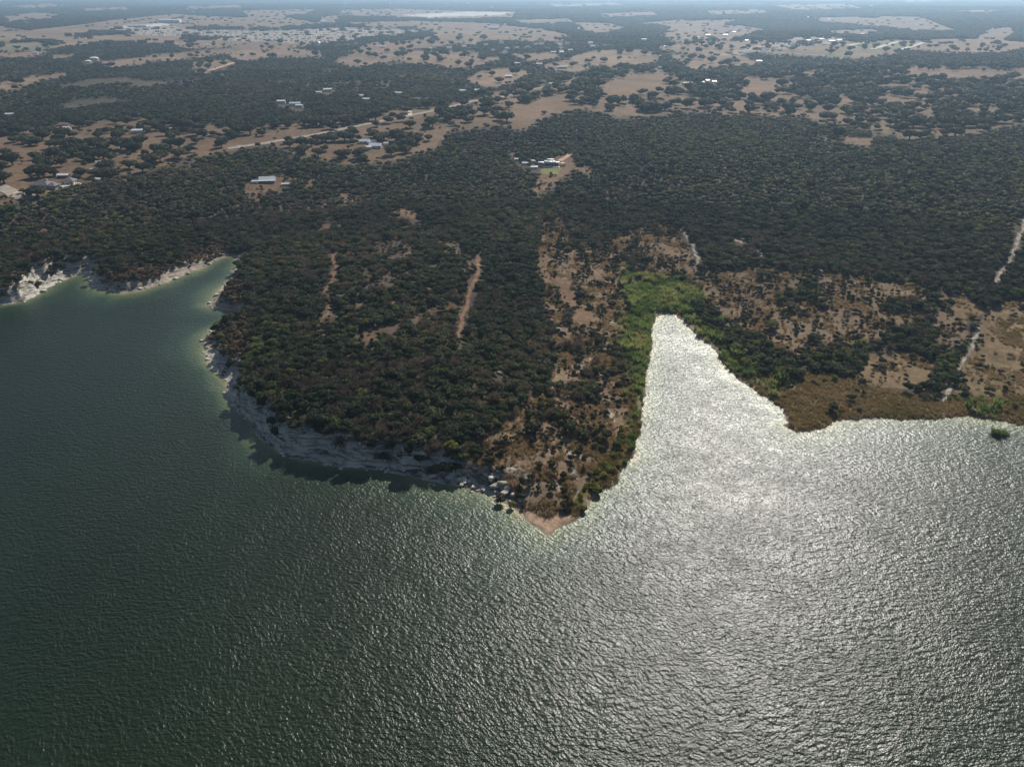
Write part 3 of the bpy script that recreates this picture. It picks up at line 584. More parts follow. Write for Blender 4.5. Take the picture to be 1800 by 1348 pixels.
# ------------------------------------------------------------------ buildings
M_WROOF = plain('white_metal_roof', (.62, .62, .62), .45, .4, .05, .5); M_GROOF = plain('grey_shingle_roof', (.17, .155, .165), .85, .2, .15, 1.5); M_BROOF = plain('blue_grey_metal_roof', (.38, .43, .48), .5, .4, .06)
M_WALL = plain('pale_wall', (.62, .57, .50), .9, .2, .08); M_STONE = plain('tan_stone_wall', (.45, .36, .27), .9, .2, .15, 2); M_WHITE = plain('white_wall', (.62, .60, .56), .8, .2, .05); M_TROOF = plain('terracotta_roof', (.50, .30, .20), .8, .2, .1)
M_GLASS, _n, _l, _b = nmat('window_glass', .08, .5); _b.inputs['Base Color'].default_value = (.02, .026, .032, 1)
M_DOOR = plain('door_paint', (.16, .11, .08), .6, .3, .1); M_DECK = plain('patio_stone', (.66, .60, .50), .85, .2, .08); M_TYRE = plain('tyre_rubber', (.02, .02, .02), .9, .1)
def box(x0, x1, y0, y1, z0, z1):
    v = np.array([(x, y, z) for z in (z0, z1) for y in (y0, y1) for x in (x0, x1)], float)
    return v, np.array([(0, 2, 3, 1), (4, 5, 7, 6), (0, 1, 5, 4), (2, 6, 7, 3), (0, 4, 6, 2), (1, 3, 7, 5)])
def gable_wall(L, W, h, rise):
    v = [(-L/2, -W/2, -1.2), (L/2, -W/2, -1.2), (L/2, W/2, -1.2), (-L/2, W/2, -1.2), (-L/2, -W/2, h), (L/2, -W/2, h), (L/2, W/2, h), (-L/2, W/2, h), (-L/2, 0, h + rise), (L/2, 0, h + rise)]
    return v, [(0, 1, 5, 4), (2, 3, 7, 6), (1, 2, 6, 9, 5), (3, 0, 4, 8, 7), (3, 2, 1, 0)]
def gable_roof(L, W, h, rise, o=.6, th=.18):
    s = rise / (W / 2); y = W / 2 + o; a = L / 2 + o; z0 = h - s * o + .05; zr = h + rise + .05
    v = []
    for x in (-a, a):
        v += [(x, -y, z0), (x, 0, zr), (x, y, z0), (x, y, z0 + th), (x, 0, zr + th), (x, -y, z0 + th)]
    return v, [(0, 1, 7, 6), (1, 2, 8, 7), (2, 3, 9, 8), (3, 4, 10, 9), (4, 5, 11, 10), (5, 0, 6, 11), (5, 4, 1, 0), (4, 3, 2, 1), (6, 7, 10, 11), (7, 8, 9, 10)]
def hip_roof(L, W, h, rise, o=.7, th=.2):
    a = L / 2 + o; y = W / 2 + o; r = max(L / 2 - W / 2, .5); z = h - .05
    v = [(-a, -y, z), (a, -y, z), (a, y, z), (-a, y, z), (-a, -y, z + th), (a, -y, z + th), (a, y, z + th), (-a, y, z + th), (-r, 0, z + rise), (r, 0, z + rise)]
    return v, [(3, 2, 1, 0), (0, 1, 5, 4), (1, 2, 6, 5), (2, 3, 7, 6), (3, 0, 4, 7), (4, 5, 9, 8), (6, 7, 8, 9), (5, 6, 9), (7, 4, 8)]
def add(name, vf, mat, parent, loc=None): return link(name, mesh_np(name, vf[0], vf[1], mat), parent, loc)
def site(px, py, w=14, below=11):
    x, y, z = place(px, py); i = int(px + MX); j = int(py + MY); k = w / 2 + 2
    NT[max(0, int(j - 3)):int(j + below), int(i - k):int(i + k)] = True
    return Vector((float(x), float(y), float(z)))
WIN = mesh_np('window', *box(-.8, .8, -.05, .05, 0, 1.4), M_GLASS); WFR = mesh_np('frame', *box(-.95, .95, -.025, .025, -.14, 1.54), M_WHITE)
KH = .62
def house(name, px, py, L, W, h, rise, rot, roof, wall, label, cat='house', hip=False, detail=True, chimney=False, w=None):
    p = site(px, py, w or 16); t = empty(name, p, R(rot)); t.scale = (KH,) * 3; tag(t, label, cat)
    add('wall', gable_wall(L, W, h, rise if not hip else .01), wall, t)
    rf = add('roof', (hip_roof if hip else gable_roof)(L, W, h, rise), roof, t)
    if chimney: add('chimney', box(L * .2, L * .2 + 1.1, .6, 1.7, h, h + rise + 1.0), M_STONE, rf)
    if detail:
        n = max(2, int(L / 4))
        for k in range(n):
            x = -L / 2 + (k + .5) * L / n
            if k == n // 2: add('door', box(x - .55, x + .55, -W / 2 - .06, -W / 2 + .05, 0, 2.1), M_DOOR, t); continue
            f = link('window', WIN, t, (x, -W / 2 - .03, 1.0)); link('frame', WFR, f, (0, .01, 0))
        for s in (-1, 1):
            f = link('window', WIN, t, (s * (L / 2 + .03), 0, 1.0)); f.rotation_euler = (0, 0, R(90)); link('frame', WFR, f, (0, .01 * -s, 0))
    return t
def modern_house():
    p = site(966, 292, 44, 10); p.z += .2; t = empty('modern_house', p, R(-8)); t.scale = (KH,) * 3; tag(t, 'white flat-roofed modern house with dark glass in a brown clearing', 'house')
    for (x0, x1, y0, y1, h) in ((-5.5, 5.0, -3.5, 5.0, 4.4), (-12.5, -5.5, -2.0, 3.2, 3.2), (5.0, 10.5, -.5, 5.5, 3.4), (-3.0, 3.5, 5.0, 9.5, 5.4)):
        add('wall', box(x0, x1, y0, y1, -1.5, h), M_WHITE, t); add('roof', box(x0 - .7, x1 + .7, y0 - .9, y1 + .5, h + .003, h + .38), M_WROOF, t)
    for x, h in ((-4.6, 2.9), (-2.2, 2.9), (.2, 2.9), (2.6, 2.9)): add('window', box(x, x + 2.1, -3.58, -3.45, .4, .4 + h), M_GLASS, t)
    for x in (-11.8, -9.2): add('window', box(x, x + 2.2, -2.08, -1.95, .7, 2.6), M_GLASS, t)
    for x in (5.6, 8.1): add('window', box(x, x + 2.0, -.58, -.45, .6, 2.8), M_GLASS, t)
    add('door', box(-5.35, -4.7, -3.56, -3.44, 0, 2.2), M_DOOR, t); add('patio', box(-7, 12, -8.5, -3.6, -1.0, .12), M_DECK, t)
    o = add('carport', box(11.8, 16.5, .5, 5.0, 2.6, 2.85), M_DECK, t)
    for x in (12.0, 16.2):
        for y in (.8, 4.7): add('post', box(x, x + .2, y, y + .2, -1.2, 2.6), M_WHITE, o)
modern_house()
def long_house():
    t = house('ranch_house', 471, 320, 16, 7.5, 3.6, 2.0, 8, M_WROOF, M_STONE, 'long white metal-roofed house with a porch above the wooded cove', w=44)
    pr = add('porch_roof', ([(-8.4, -7.2, 2.6), (8.4, -7.2, 2.6), (8.4, -4.4, 3.15), (-8.4, -4.4, 3.15), (-8.4, -7.2, 2.75), (8.4, -7.2, 2.75), (8.4, -4.4, 3.3), (-8.4, -4.4, 3.3)], [(3, 2, 1, 0), (4, 5, 6, 7), (0, 1, 5, 4), (1, 2, 6, 5), (2, 3, 7, 6), (3, 0, 4, 7)]), M_WROOF, t)
    for k in range(6): add('post', box(-8.2 + 3.24 * k, -8.0 + 3.24 * k, -7.0, -6.8, -1.0, 2.62), M_WHITE, pr)
long_house()
house('metal_shed', 449, 322, 6, 3.5, 2.2, .7, 8, M_WROOF, M_WHITE, 'low white metal shed left of the long porch house', 'shed', detail=False, w=14)
house('metal_shed', 502, 326, 7, 3, 1.8, .5, 12, M_WROOF, M_WHITE, 'small white shed right of the long porch house', 'shed', detail=False, w=14)
house('farm_house', 661, 260, 15, 10, 3.2, 2.4, -6, M_WROOF, M_WHITE, 'largest white-roofed building of the farm cluster among oaks', w=26)
house('farm_house', 641, 252, 13, 8, 3, 1.8, 12, M_BROOF, M_WALL, 'blue-grey roofed building at the left of the farm cluster', w=22)
house('farm_shed', 655, 254, 10, 7, 3, 1.6, -10, M_WROOF, M_WHITE, 'white shed behind the largest farm building', 'shed', w=18)
house('farm_shed', 648, 262, 6, 5, 2.6, 1.4, 25, M_WROOF, M_STONE, 'small white shed at the front of the farm cluster', 'shed', detail=False, w=12)
house('farm_shed', 679, 255, 5, 4, 2.4, 1.0, 0, M_WROOF, M_WHITE, 'small white outbuilding right of the farm cluster', 'shed', detail=False, w=10)
t = house('hip_roofed_house', 77, 329, 19, 13, 3.2, 3.8, -6, M_GROOF, M_STONE, 'large grey hip-roofed house by the street end', hip=True, chimney=True, w=40)
add('garage_wall', gable_wall(9, 9, 2.9, .01), M_STONE, t, (12.6, -2.2, 0)); add('garage_roof', hip_roof(9, 9, 2.9, 2.6), M_GROOF, t, (12.6, -2.2, 0))
house('hip_roofed_house', 123, 323, 12, 10, 3.2, 3.2, 5, M_GROOF, M_WALL, 'smaller grey hip-roofed house right of the large one', hip=True, w=26)
house('garage', 113, 312, 11, 6, 2.8, 1.0, 2, M_WROOF, M_DOOR, 'white-roofed garage behind the grey roofed houses', 'garage', w=20)
house('white_roofed_house', 187, 292, 12, 9, 3, 2.6, 15, M_WROOF, M_WHITE, 'white-roofed house among the oaks above the left wood', w=22)
house('white_roofed_house', 176, 290, 7, 6, 2.6, 1.8, 15, M_WROOF, M_WHITE, 'small white wing building left of the white-roofed house', detail=False, w=12)
house('tan_roofed_shed', 174, 318, 8, 4, 2.2, .8, -22, M_DECK, M_WALL, 'tan flat shed at the edge of the left wood', 'shed', detail=False, w=14)
house('metal_barn', 495, 182, 13, 7, 4, 1.2, 8, M_WROOF, M_WHITE, 'white metal barn in the oak wood, left of a pair', 'barn', w=15)
house('metal_barn', 519, 186, 17, 9, 4, 1.6, 12, M_BROOF, M_WHITE, 'pale blue metal barn in the oak wood behind a white one', 'barn', w=20)
house('metal_barn', 527, 189, 11, 7, 3.4, 1.2, -8, M_WROOF, M_WHITE, 'white metal barn in front of the pale blue barn', 'barn', w=14)
house('metal_barn', 576, 161, 14, 8, 4, 1.4, 15, M_WROOF, M_WHITE, 'lone white metal barn in the far wood left of centre', 'barn', w=16)
house('metal_barn', 894, 137, 14, 8, 4, 1.2, 2, M_WROOF, M_WALL, 'white barn at the edge of the brown far field', 'barn', w=16)
house('tan_house', 956, 147, 11, 8, 4, 2.6, -30, M_TROOF, M_WALL, 'pinkish roofed house beside the country road', w=12)
house('stone_house', 970, 150, 11, 7, 3, 1.5, 5, M_DECK, M_STONE, 'low tan house right of the pinkish roofed one', w=12)
house('metal_barn', 1160, 122, 10, 6, 4, 2, -55, M_WROOF, M_WHITE, 'white barn turned aslant in the wood right of centre', 'barn', w=9)
house('long_tan_barn', 1209, 150, 22, 9, 4, 1.6, 8, M_DECK, M_TROOF, 'long tan barn in the right oak pasture', 'barn', w=26)
house('tan_shed', 1234, 147, 7, 5, 3, 1, 0, M_WROOF, M_STONE, 'small pale shed between the tan barn and the white pair', 'shed', detail=False, w=8)
house('tan_shed', 1243, 144, 8, 6, 3, 1, 5, M_WROOF, M_WALL, 'left white shed of a pair right of the tan barn', 'shed', detail=False, w=9)
house('tan_shed', 1255, 146, 9, 6, 3, 1.2, 5, M_WROOF, M_WALL, 'right white shed of a pair right of the tan barn', 'shed', detail=False, w=10)
for px, py, L, lab in ((923, 290, 6, 'white shed roof left of the modern house'), (938, 286, 6, 'white shed roof nearest the modern house'), (939, 297, 7, 'white flat shed in front and left of the modern house'), (908, 283, 4, 'tiny pale shed at the far left of the modern house')):
    house('small_shed', px, py, L, 3.5, 2.4, .6, random.uniform(-20, 20), M_WROOF, M_WHITE, lab, 'shed', detail=False, w=9)
for px, py, lab in ((243, 127, 0),): pass
def dome(px, py, r, h, label):
    p = site(px, py, 20, 5); t = empty('domed_tank', p); tag(t, label, 'tank'); n = 20
    V = []; F = []
    for k, z in enumerate((-1.0, h)):
        V += [(r * math.cos(6.2832 * j / n), r * math.sin(6.2832 * j / n), z) for j in range(n)]
    F = [(j, (j + 1) % n, n + (j + 1) % n, n + j) for j in range(n)]; add('wall', (V, F), M_WALL, t)
    V = []; F = []
    for k in range(5):
        q = k / 5; V += [((r + .3) * math.cos(q * 1.57) * math.cos(6.2832 * j / n), (r + .3) * math.cos(q * 1.57) * math.sin(6.2832 * j / n), h + .01 + r * .35 * math.sin(q * 1.57)) for j in range(n)]
    V.append((0, 0, h + r * .35)); F = [(k * n + j, k * n + (j + 1) % n, (k + 1) * n + (j + 1) % n, (k + 1) * n + j) for k in range(4) for j in range(n)] + [(4 * n + j, 4 * n + (j + 1) % n, 5 * n) for j in range(n)]
    add('roof', (V, F), M_DECK, t)
dome(166, 107, 7.5, 3.6, 'taller round domed tank on the far left clearing'); dome(155, 111, 5.5, 2.4, 'lower round tank left of the taller one')
def warehouse(px, py, L, W, h, label, rot=2, mat=None):
    p = site(px, py, 24, 4); t = empty('warehouse', p, R(rot)); tag(t, label, 'warehouse')
    add('wall', box(-L/2, L/2, -W/2, W/2, -2, h), M_WHITE, t); add('roof', gable_roof(L, W, h + .02, W * .06), mat or M_WROOF, t)
    for k in range(4): add('loading_door', box(-L/2 + (k + .4) * L/4, -L/2 + (k + .4) * L/4 + L * .06, -W/2 - .08, -W/2 + .05, -1, 4.2), M_BROOF, t)
warehouse(299, 40.5, 74, 26, 10, 'long white warehouse in the far left fields'); warehouse(576, 42, 52, 20, 8, 'long white warehouse at the top left of the far town'); warehouse(242, 48, 60, 16, 5, 'pale low sheds beside the far left town', 12)
warehouse(868, 52, 34, 14, 6, 'long white barn on the far central brown field', 2); warehouse(988, 121, 14, 6, 3, 'white barn in the small brown paddock right of centre', 4)
def tent(px, py):
    p = site(px, py, 8, 4); t = empty('white_tent', p); tag(t, 'white peaked tent roof at the edge of the far town', 'tent')
    add('wall', box(-5.4, 5.4, -5.4, 5.4, -1, 3.5), M_WHITE, t); add('roof', ([(-6.5, -6.5, 3.6), (6.5, -6.5, 3.6), (6.5, 6.5, 3.6), (-6.5, 6.5, 3.6), (0, 0, 10)], [(0, 1, 4), (1, 2, 4), (2, 3, 4), (3, 0, 4), (3, 2, 1, 0)]), M_WROOF, t)
tent(558, 79)
def water_tower(px, py):
    x, y, z = place(px, py); t = empty('water_tower', (float(x), float(y), float(z))); tag(t, 'white water tower rising from the hazy far wood', 'tower')
    add('tank', (ICO2[0] * (9, 9, 6.5) + (0, 0, 30), ICO2[1]), M_WHITE, t)
    for a in range(5): add('leg', tube([(7 * math.cos(a * 1.257), 7 * math.sin(a * 1.257), -1), (6 * math.cos(a * 1.257), 6 * math.sin(a * 1.257), 28)], [.6, .6], 6), M_WHITE, t)
water_tower(686, 15)
# small far buildings: one mesh each, walls and roof
def small_house_mesh(L, W, h, rise, roof, wall):
    a = gable_wall(L, W, h, rise); b = gable_roof(L, W, h, rise, .4, .15); n = len(a[0])
    me = bpy.data.meshes.new('house'); me.from_pydata(list(a[0]) + list(b[0]), [], list(a[1]) + [tuple(i + n for i in f) for f in b[1]])
    me.materials.append(wall); me.materials.append(roof)
    for i, pl in enumerate(me.polygons): pl.material_index = 1 if i >= len(a[1]) else 0
    return me
M_GR2 = plain('grey_roof', (.30, .30, .31), .8, .2, .1); M_TR2 = plain('tan_roof', (.42, .36, .30), .8, .2, .1)
SUBH = [small_house_mesh(15, 10, 3, 2.6, m, w) for m, w in ((M_GR2, M_WALL), (M_GROOF, M_STONE), (M_TR2, M_WALL), (M_GR2, M_WHITE))]
BARN = [small_house_mesh(L, W, 4.5, 1.6, M_WROOF, M_WHITE) for L, W in ((13, 8), (18, 9), (24, 11))]
def spot(px, py, me, rot, label, cat, group, name, w=8, s=1.0):
    p = site(px, py, w, 3); o = link(name, me, None, p); o.rotation_euler = (0, 0, R(rot)); o.scale = (s * .52,) * 3; tag(o, label, cat, group)
FARB = [(790,86,1),(891,87,0),(973,94,1),(987,94,1),(1003,90,1),(1038,77,1),(1042,83,0),(1132,71,2),(1170,84,0),(1244,63,2),(1225,67,1),(1275,63,2),(1290,58,1),(1312,73,1),(1334,110,1),(1421,73,1),(1444,71,2),(1462,74,2),(1475,73,2),(1516,61,1),(1457,35,1),(1420,31,1),(1531,11,1),(1534,11,1),(1725,10,2),
        (1612,45,1),(674,43,1),(752,34,1),(832,33,2),(814,42,0),(830,41,0),(888,44,0),(929,46,0),(951,53,0),(972,46,0),(1016,52,1),(786,9,2),(822,6,2),(803,8,0),(866,14,1),(926,30,0),(606,9,1),(640,18,0),(766,64,1),(672,84,2),(757,87,0),(834,79,0),(909,114,1),(948,115,1),(1090,52,1),(366,81,2),(407,70,1),
        (515,80,0),(433,53,1),(481,57,0),(484,38,0),(18,205,0),(63,95,1),(340,22,0),(280,13,1),(330,17,0),(268,10,0),(250,9,1),(838,162,0),(812,163,1),(637,172,0),(700,167,1),(644,178,0),(560,166,0),(243,234,1),(298,231,1),(118,229,0)]
for px, py, k in FARB:
    reg = 'left' if px < 600 else ('central' if px < 1150 else 'right')
    dist = 'haze-blue horizon woods' if py < 50 else ('distant fields' if py < 130 else 'oak woods')
    spot(px, py, BARN[k], random.uniform(-12, 12), 'small white-roofed %s in the %s %s' % (('shed', 'barn', 'long barn')[k], reg, dist), 'barn' if k else 'shed', 'white-roofed %ss in the %s %s' % (('shed', 'barn', 'long barn')[k], reg, dist), ('small_shed', 'small_barn', 'long_barn')[k], 7)
rr = random.Random(5); nh = 0
TOWNROWS = [(205,57,330,56),(225,60,345,60),(260,63,370,63),(340,56,600,54),(350,60,610,58),(380,64,620,62),(410,67,600,66),(430,70,590,70),(470,73,580,73),(600,50,750,56),(610,55,740,59),(605,61,700,62),(610,66,660,66),(600,71,640,69)]
for ax, ay, bx, by in TOWNROWS:
    n = int((bx - ax) / 11.5)
    for k in range(n):
        if rr.random() < .12: continue
        t = (k + rr.uniform(.2, .8)) / n; px, py = ax + (bx - ax) * t, ay + (by - ay) * t + rr.uniform(-.5, .5)
        spot(px, py, rr.choice(SUBH), rr.choice((0, 90, 10, 80, -20)) + rr.uniform(-5, 5), 'grey-roofed house of the far subdivision on the left', 'house', 'houses of the far subdivision', 'subdivision_house', 6)
for k in range(26):
    t = rr.random(); px, py = 1290 + 150 * t + rr.uniform(-20, 20), 97 - 22 * t + rr.uniform(-3, 3)
    spot(px, py, rr.choice(SUBH), rr.uniform(-30, 30), 'grey-roofed house along the far right lane', 'house', 'houses along the far right lane', 'lane_house', 6)
for k in range(22):
    px, py = rr.uniform(800, 1010), rr.uniform(72, 100)
    spot(px, py, rr.choice(SUBH + BARN[:1]), rr.uniform(-30, 30), 'pale house among the far central trees', 'house', 'houses among the far central trees', 'woodland_house', 7)
def van(px, py, rot, label):
    p = site(px, py, 6, 4); t = empty('parked_van', p, R(rot)); t.scale = (KH,) * 3; tag(t, label, 'van')
    v = [(-2.4, -.95, .35), (2.5, -.95, .35), (2.5, .95, .35), (-2.4, .95, .35), (-2.4, -.95, 1.1), (2.5, -.95, 1.0), (2.5, .95, 1.0), (-2.4, .95, 1.1), (-2.3, -.85, 2.0), (1.2, -.85, 2.0), (1.2, .85, 2.0), (-2.3, .85, 2.0), (1.8, -.9, 1.1), (1.8, .9, 1.1)]
    f = [(3, 2, 1, 0), (0, 1, 5, 12, 4), (2, 3, 7, 13, 6), (1, 2, 6, 5), (3, 0, 4, 7), (5, 6, 13, 12), (12, 13, 10, 9), (4, 12, 9, 8), (13, 7, 11, 10), (7, 4, 8, 11), (8, 9, 10, 11)]
    b = add('body', (v, f), M_WHITE, t); b.location.z += .25; add('windscreen', ([(1.79, -.8, 1.18), (1.79, .8, 1.18), (1.3, .75, 1.9), (1.3, -.75, 1.9)], [(0, 1, 2, 3)]), M_GLASS, t).location = (.06, 0, .27)
    for x in (-1.6, 1.7):
        for s in (-1, 1): add('wheel', tube([(x, s * .98, .36), (x, s * .78, .36)], [.36, .36], 10), M_TYRE, t)
van(52, 337, 10, 'white van parked on the drive left of the grey roofed house'); van(107, 331, -5, 'white van parked on the drive before the garage wing'); van(163, 300, 60, 'white van parked below the white-roofed house')

# ------------------------------------------------------------------ planting
def jitter(r0, r1, cell, amax, seed):
    rng = np.random.default_rng(seed); s = math.sin(amax) * r1
    X, Y = np.meshgrid(np.arange(-s, s, cell), np.arange(max(0, r0 * math.cos(amax)), r1, cell))
    x = (X + rng.uniform(-.48, .48, X.shape) * cell).ravel(); y = (Y + rng.uniform(-.48, .48, X.shape) * cell).ravel()
    r = np.hypot(x, y); a = np.abs(np.arctan2(x, y)); k = (r >= r0) & (r < r1) & (a < amax); return x[k], y[k]
def grow(r0, r1, cell, amax, seed, dmin=1.5):
    rng = np.random.default_rng(seed + 1); x, y = jitter(r0, r1, cell, amax, seed); z, d, t, rough = height(x, y, True)
    k = (d > dmin) & ((rough < .3) | (t > .50 + .35 * fbm(x / 10., y / 10., 2, 121)) | ((t > .15) & (fbm(x / 6., y / 6., 3, 123) > .34))); x, y, z, d = x[k], y[k], z[k], d[k]
    code, px, py = cover(x, y, z)
    i = np.clip(px + MX, 0, LC.shape[1] - 1).astype(int); j = np.clip(py + MY, 0, LC.shape[0] - 1).astype(int)
    return rng, x, y, z, d, code, px, py, ~NT[j, i]
def pick_trees(r0, r1, cell, amax, seed):
    rng, x, y, z, d, code, px, py, ok = grow(r0, r1, cell, amax, seed)
    tab = np.array([TREE[c] for c in range(25)]); row = tab[code]
    dens = np.zeros(len(x))
    for sc in np.unique(tab[:, 1]):
        m = row[:, 1] == sc; dens[m] = fbm(x[m] / sc, y[m] / sc, 3, 90)
    rank = np.clip(.5 + dens * .62 + rng.normal(0, .10, len(x)), 0, 1)            # clumped
    rank = np.where(row[:, 0] > .8, rng.random(len(x)), rank)
    rank = np.where(row[:, 0] < .03, rng.random(len(x)), rank)
    rank = np.where(code == SAV, rng.random(len(x)) / np.clip(cell * cell / 150. * np.clip(1 + 1.3 * fbm(x / 30., y / 30., 3, 93), .15, 2.4), .01, 1) * row[:, 0], rank)
    far_gap = (code == FOREST) & (py < 200) & (fbm(x / 90., y / 90., 4, 95) > .62)
    top, _, _ = cover(x, y, z + np.where(row[:, 3] > .5, 5.2, 3.6)); opn = np.array([SAV, FIELD, GREENF, PAST, BEACH, TRACK, WTRACK, CLEAR, LAWN, STRAW, PALE, BROWNFIELD, SCRUB])
    hides = np.isin(top, opn) & ~np.isin(code, opn) & (rng.random(len(x)) < .85)       # wood edges stay where the map has them
    mid, _, _ = cover(x, y, z + 1.8); hides |= np.isin(top, [TRACK, WTRACK]) | np.isin(mid, [TRACK, WTRACK])
    for q in (-1.7, 1.7): sid, _, _ = cover(x + q, y, z + 1.5); hides |= np.isin(sid, [TRACK, WTRACK])
    hides |= (top == CLEAR) & (code != SAV)
    hides |= np.isin(top, [FIELD, GREENF, CLEAR, TRACK, WTRACK, PALE, LAWN]) & (code == SAV) & (rng.random(len(x)) < .7)
    ok &= (rank < row[:, 0]) & ~far_gap & ~hides
    x, y, z, code, px, py, row = x[ok], y[ok], z[ok], code[ok], px[ok], py[ok], row[ok]
    mixn = .7 * fbm(x / 45., y / 45., 3, 97); u = rng.random(len(x))
    w = row[:, 2:6].copy(); w[:, 2] *= np.clip(1 + 1.9 * mixn, .1, 3); w[:, 3] *= np.clip(1 - 2.2 * fbm(x / 40., y / 40., 2, 99), .1, 3)
    w /= w.sum(1)[:, None] + 1e-9; kind = (u[:, None] > np.cumsum(w, 1)).sum(1).clip(0, 3)
    return rng, x, y, z, code, px, py, kind
VAR = [JUN, OAK, BARE, YG]; NFULL = len(JUN + OAK + BARE + YG); TRK = [JTR, OTR, BTR, YTR]; BASE = [0, len(JUN), len(JUN) + len(OAK), len(JUN) + len(OAK) + len(BARE)]
def scatter(name, srcs, x, y, z, idx, rot, scl, tint, label, cat):
    me = bpy.data.meshes.new(name); me.vertices.add(len(x)); me.vertices.foreach_set('co', np.stack([x, y, z], -1).astype(np.float32).ravel())
    for nm, ty, ar, key in (('idx', 'INT', idx.astype(np.int32), 'value'), ('tint', 'FLOAT', tint.astype(np.float32), 'value'), ('rot', 'FLOAT', rot.astype(np.float32), 'value'), ('scl', 'FLOAT_VECTOR', scl.astype(np.float32).ravel(), 'vector')):
        at = me.attributes.new(nm, ty, 'POINT'); at.data.foreach_set(key, ar)
    o = link(name, me); tag(o, label, cat, kind='stuff')
    ng = bpy.data.node_groups.new(name + '_scatter', 'GeometryNodeTree'); ng.interface.new_socket('Geometry', in_out='INPUT', socket_type='NodeSocketGeometry'); ng.interface.new_socket('Geometry', in_out='OUTPUT', socket_type='NodeSocketGeometry')
    N = ng.nodes; L = ng.links; gi = N.new('NodeGroupInput'); go = N.new('NodeGroupOutput'); ip = N.new('GeometryNodeInstanceOnPoints'); jn = N.new('GeometryNodeJoinGeometry')
    for k, m in reversed(list(enumerate(srcs))):
        so = bpy.data.objects.new(name + '_source', m); oi = N.new('GeometryNodeObjectInfo'); oi.inputs['Object'].default_value = so; oi.inputs['As Instance'].default_value = True
        L.new(oi.outputs['Geometry'], jn.inputs[0])
    def na(nm, ty): q = N.new('GeometryNodeInputNamedAttribute'); q.data_type = ty; q.inputs['Name'].default_value = nm; return q.outputs['Attribute']
    cx = N.new('ShaderNodeCombineXYZ'); L.new(na('rot', 'FLOAT'), cx.inputs['Z']); er = N.new('FunctionNodeEulerToRotation'); L.new(cx.outputs[0], er.inputs[0])
    L.new(gi.outputs[0], ip.inputs['Points']); L.new(jn.outputs[0], ip.inputs['Instance']); ip.inputs['Pick Instance'].default_value = True
    L.new(na('idx', 'INT'), ip.inputs['Instance Index']); L.new(er.outputs[0], ip.inputs['Rotation']); L.new(na('scl', 'FLOAT_VECTOR'), ip.inputs['Scale']); L.new(ip.outputs[0], go.inputs[0])
    md = o.modifiers.new('scatter', 'NODES'); md.node_group = ng; return o
def sizes(rng, kind, n):
    lo = np.array([.45, .5, .5, .42])[kind]; hi = np.array([1.02, 1.2, 1.0, .88])[kind]; s = lo + (hi - lo) * rng.random(n); h = s * rng.uniform(.62, .92, n)
    return np.stack([s * rng.uniform(.9, 1.1, n), s * rng.uniform(.9, 1.1, n), h], -1)
def tree_object(name, crown, trunk, p, rot, scl, tint, label, cat, group, part='trunk'):
    t = empty(name, p, rot); t.scale = scl; tag(t, label, cat, group); c = link('crown', crown, t); c['tint'] = float(tint); link(part, trunk, t); return t
TNAME = ['juniper_tree', 'oak_tree', 'bare_tree', 'yellowing_tree']; TLAB = ['dark green juniper', 'broad dark oak', 'leafless grey-brown tree', 'yellow-green tree']
def where(code, px, py):
    if code in (SCRUB,): return 'near the tip of the dry point' if py > 850 else (('on the dry point above the boulder heap' if px < 960 else 'on the dry point near the inlet water') if py > 740 else ('halfway along the dry inlet bank' if py > 600 else 'in the scrub behind the reed bed'))
    if code in (SCRUB2,): return 'in the brushland right of the inlet'
    if code in (THICK,): return 'in the thicket along the right bank'
    if code in (SAV, CLEAR) and py < 300: return 'in the oak pasture by the grey roofed houses' if px < 260 else ('in the oak pasture left of the farm cluster' if px < 560 else ('in the oak pasture round the farm cluster' if px < 780 else ('in the central oak pasture by the country road' if px < 1150 else 'in the oak pasture at the right')))
    if code in (OPENW,): return 'in the open wood between the red tracks'
    if code in (BRUSH,): return 'in the brush beside the left coves'
    if code in (PAST, MARSH, STRAW): return 'on the brown meadow at the right'
    if px > 1140: return 'in the dense wood right of the inlet'
    if py < 470 and px < 520: return 'in the brown wood above the left coves'
    if py > 735: return 'at the rim of the tall shaded cliff' if px < 700 else 'at the cliff rim near the dry point'
    if py > 640: return 'on the left slope above the shaded cliff' if px < 560 else ('in the middle of the wood above the cliff' if px < 760 else 'in the wood beside the dry point')
    return 'in the wood left of the red track' if px < 580 else ('below the two red tracks' if px < 800 else 'in the wood right of the second red track')
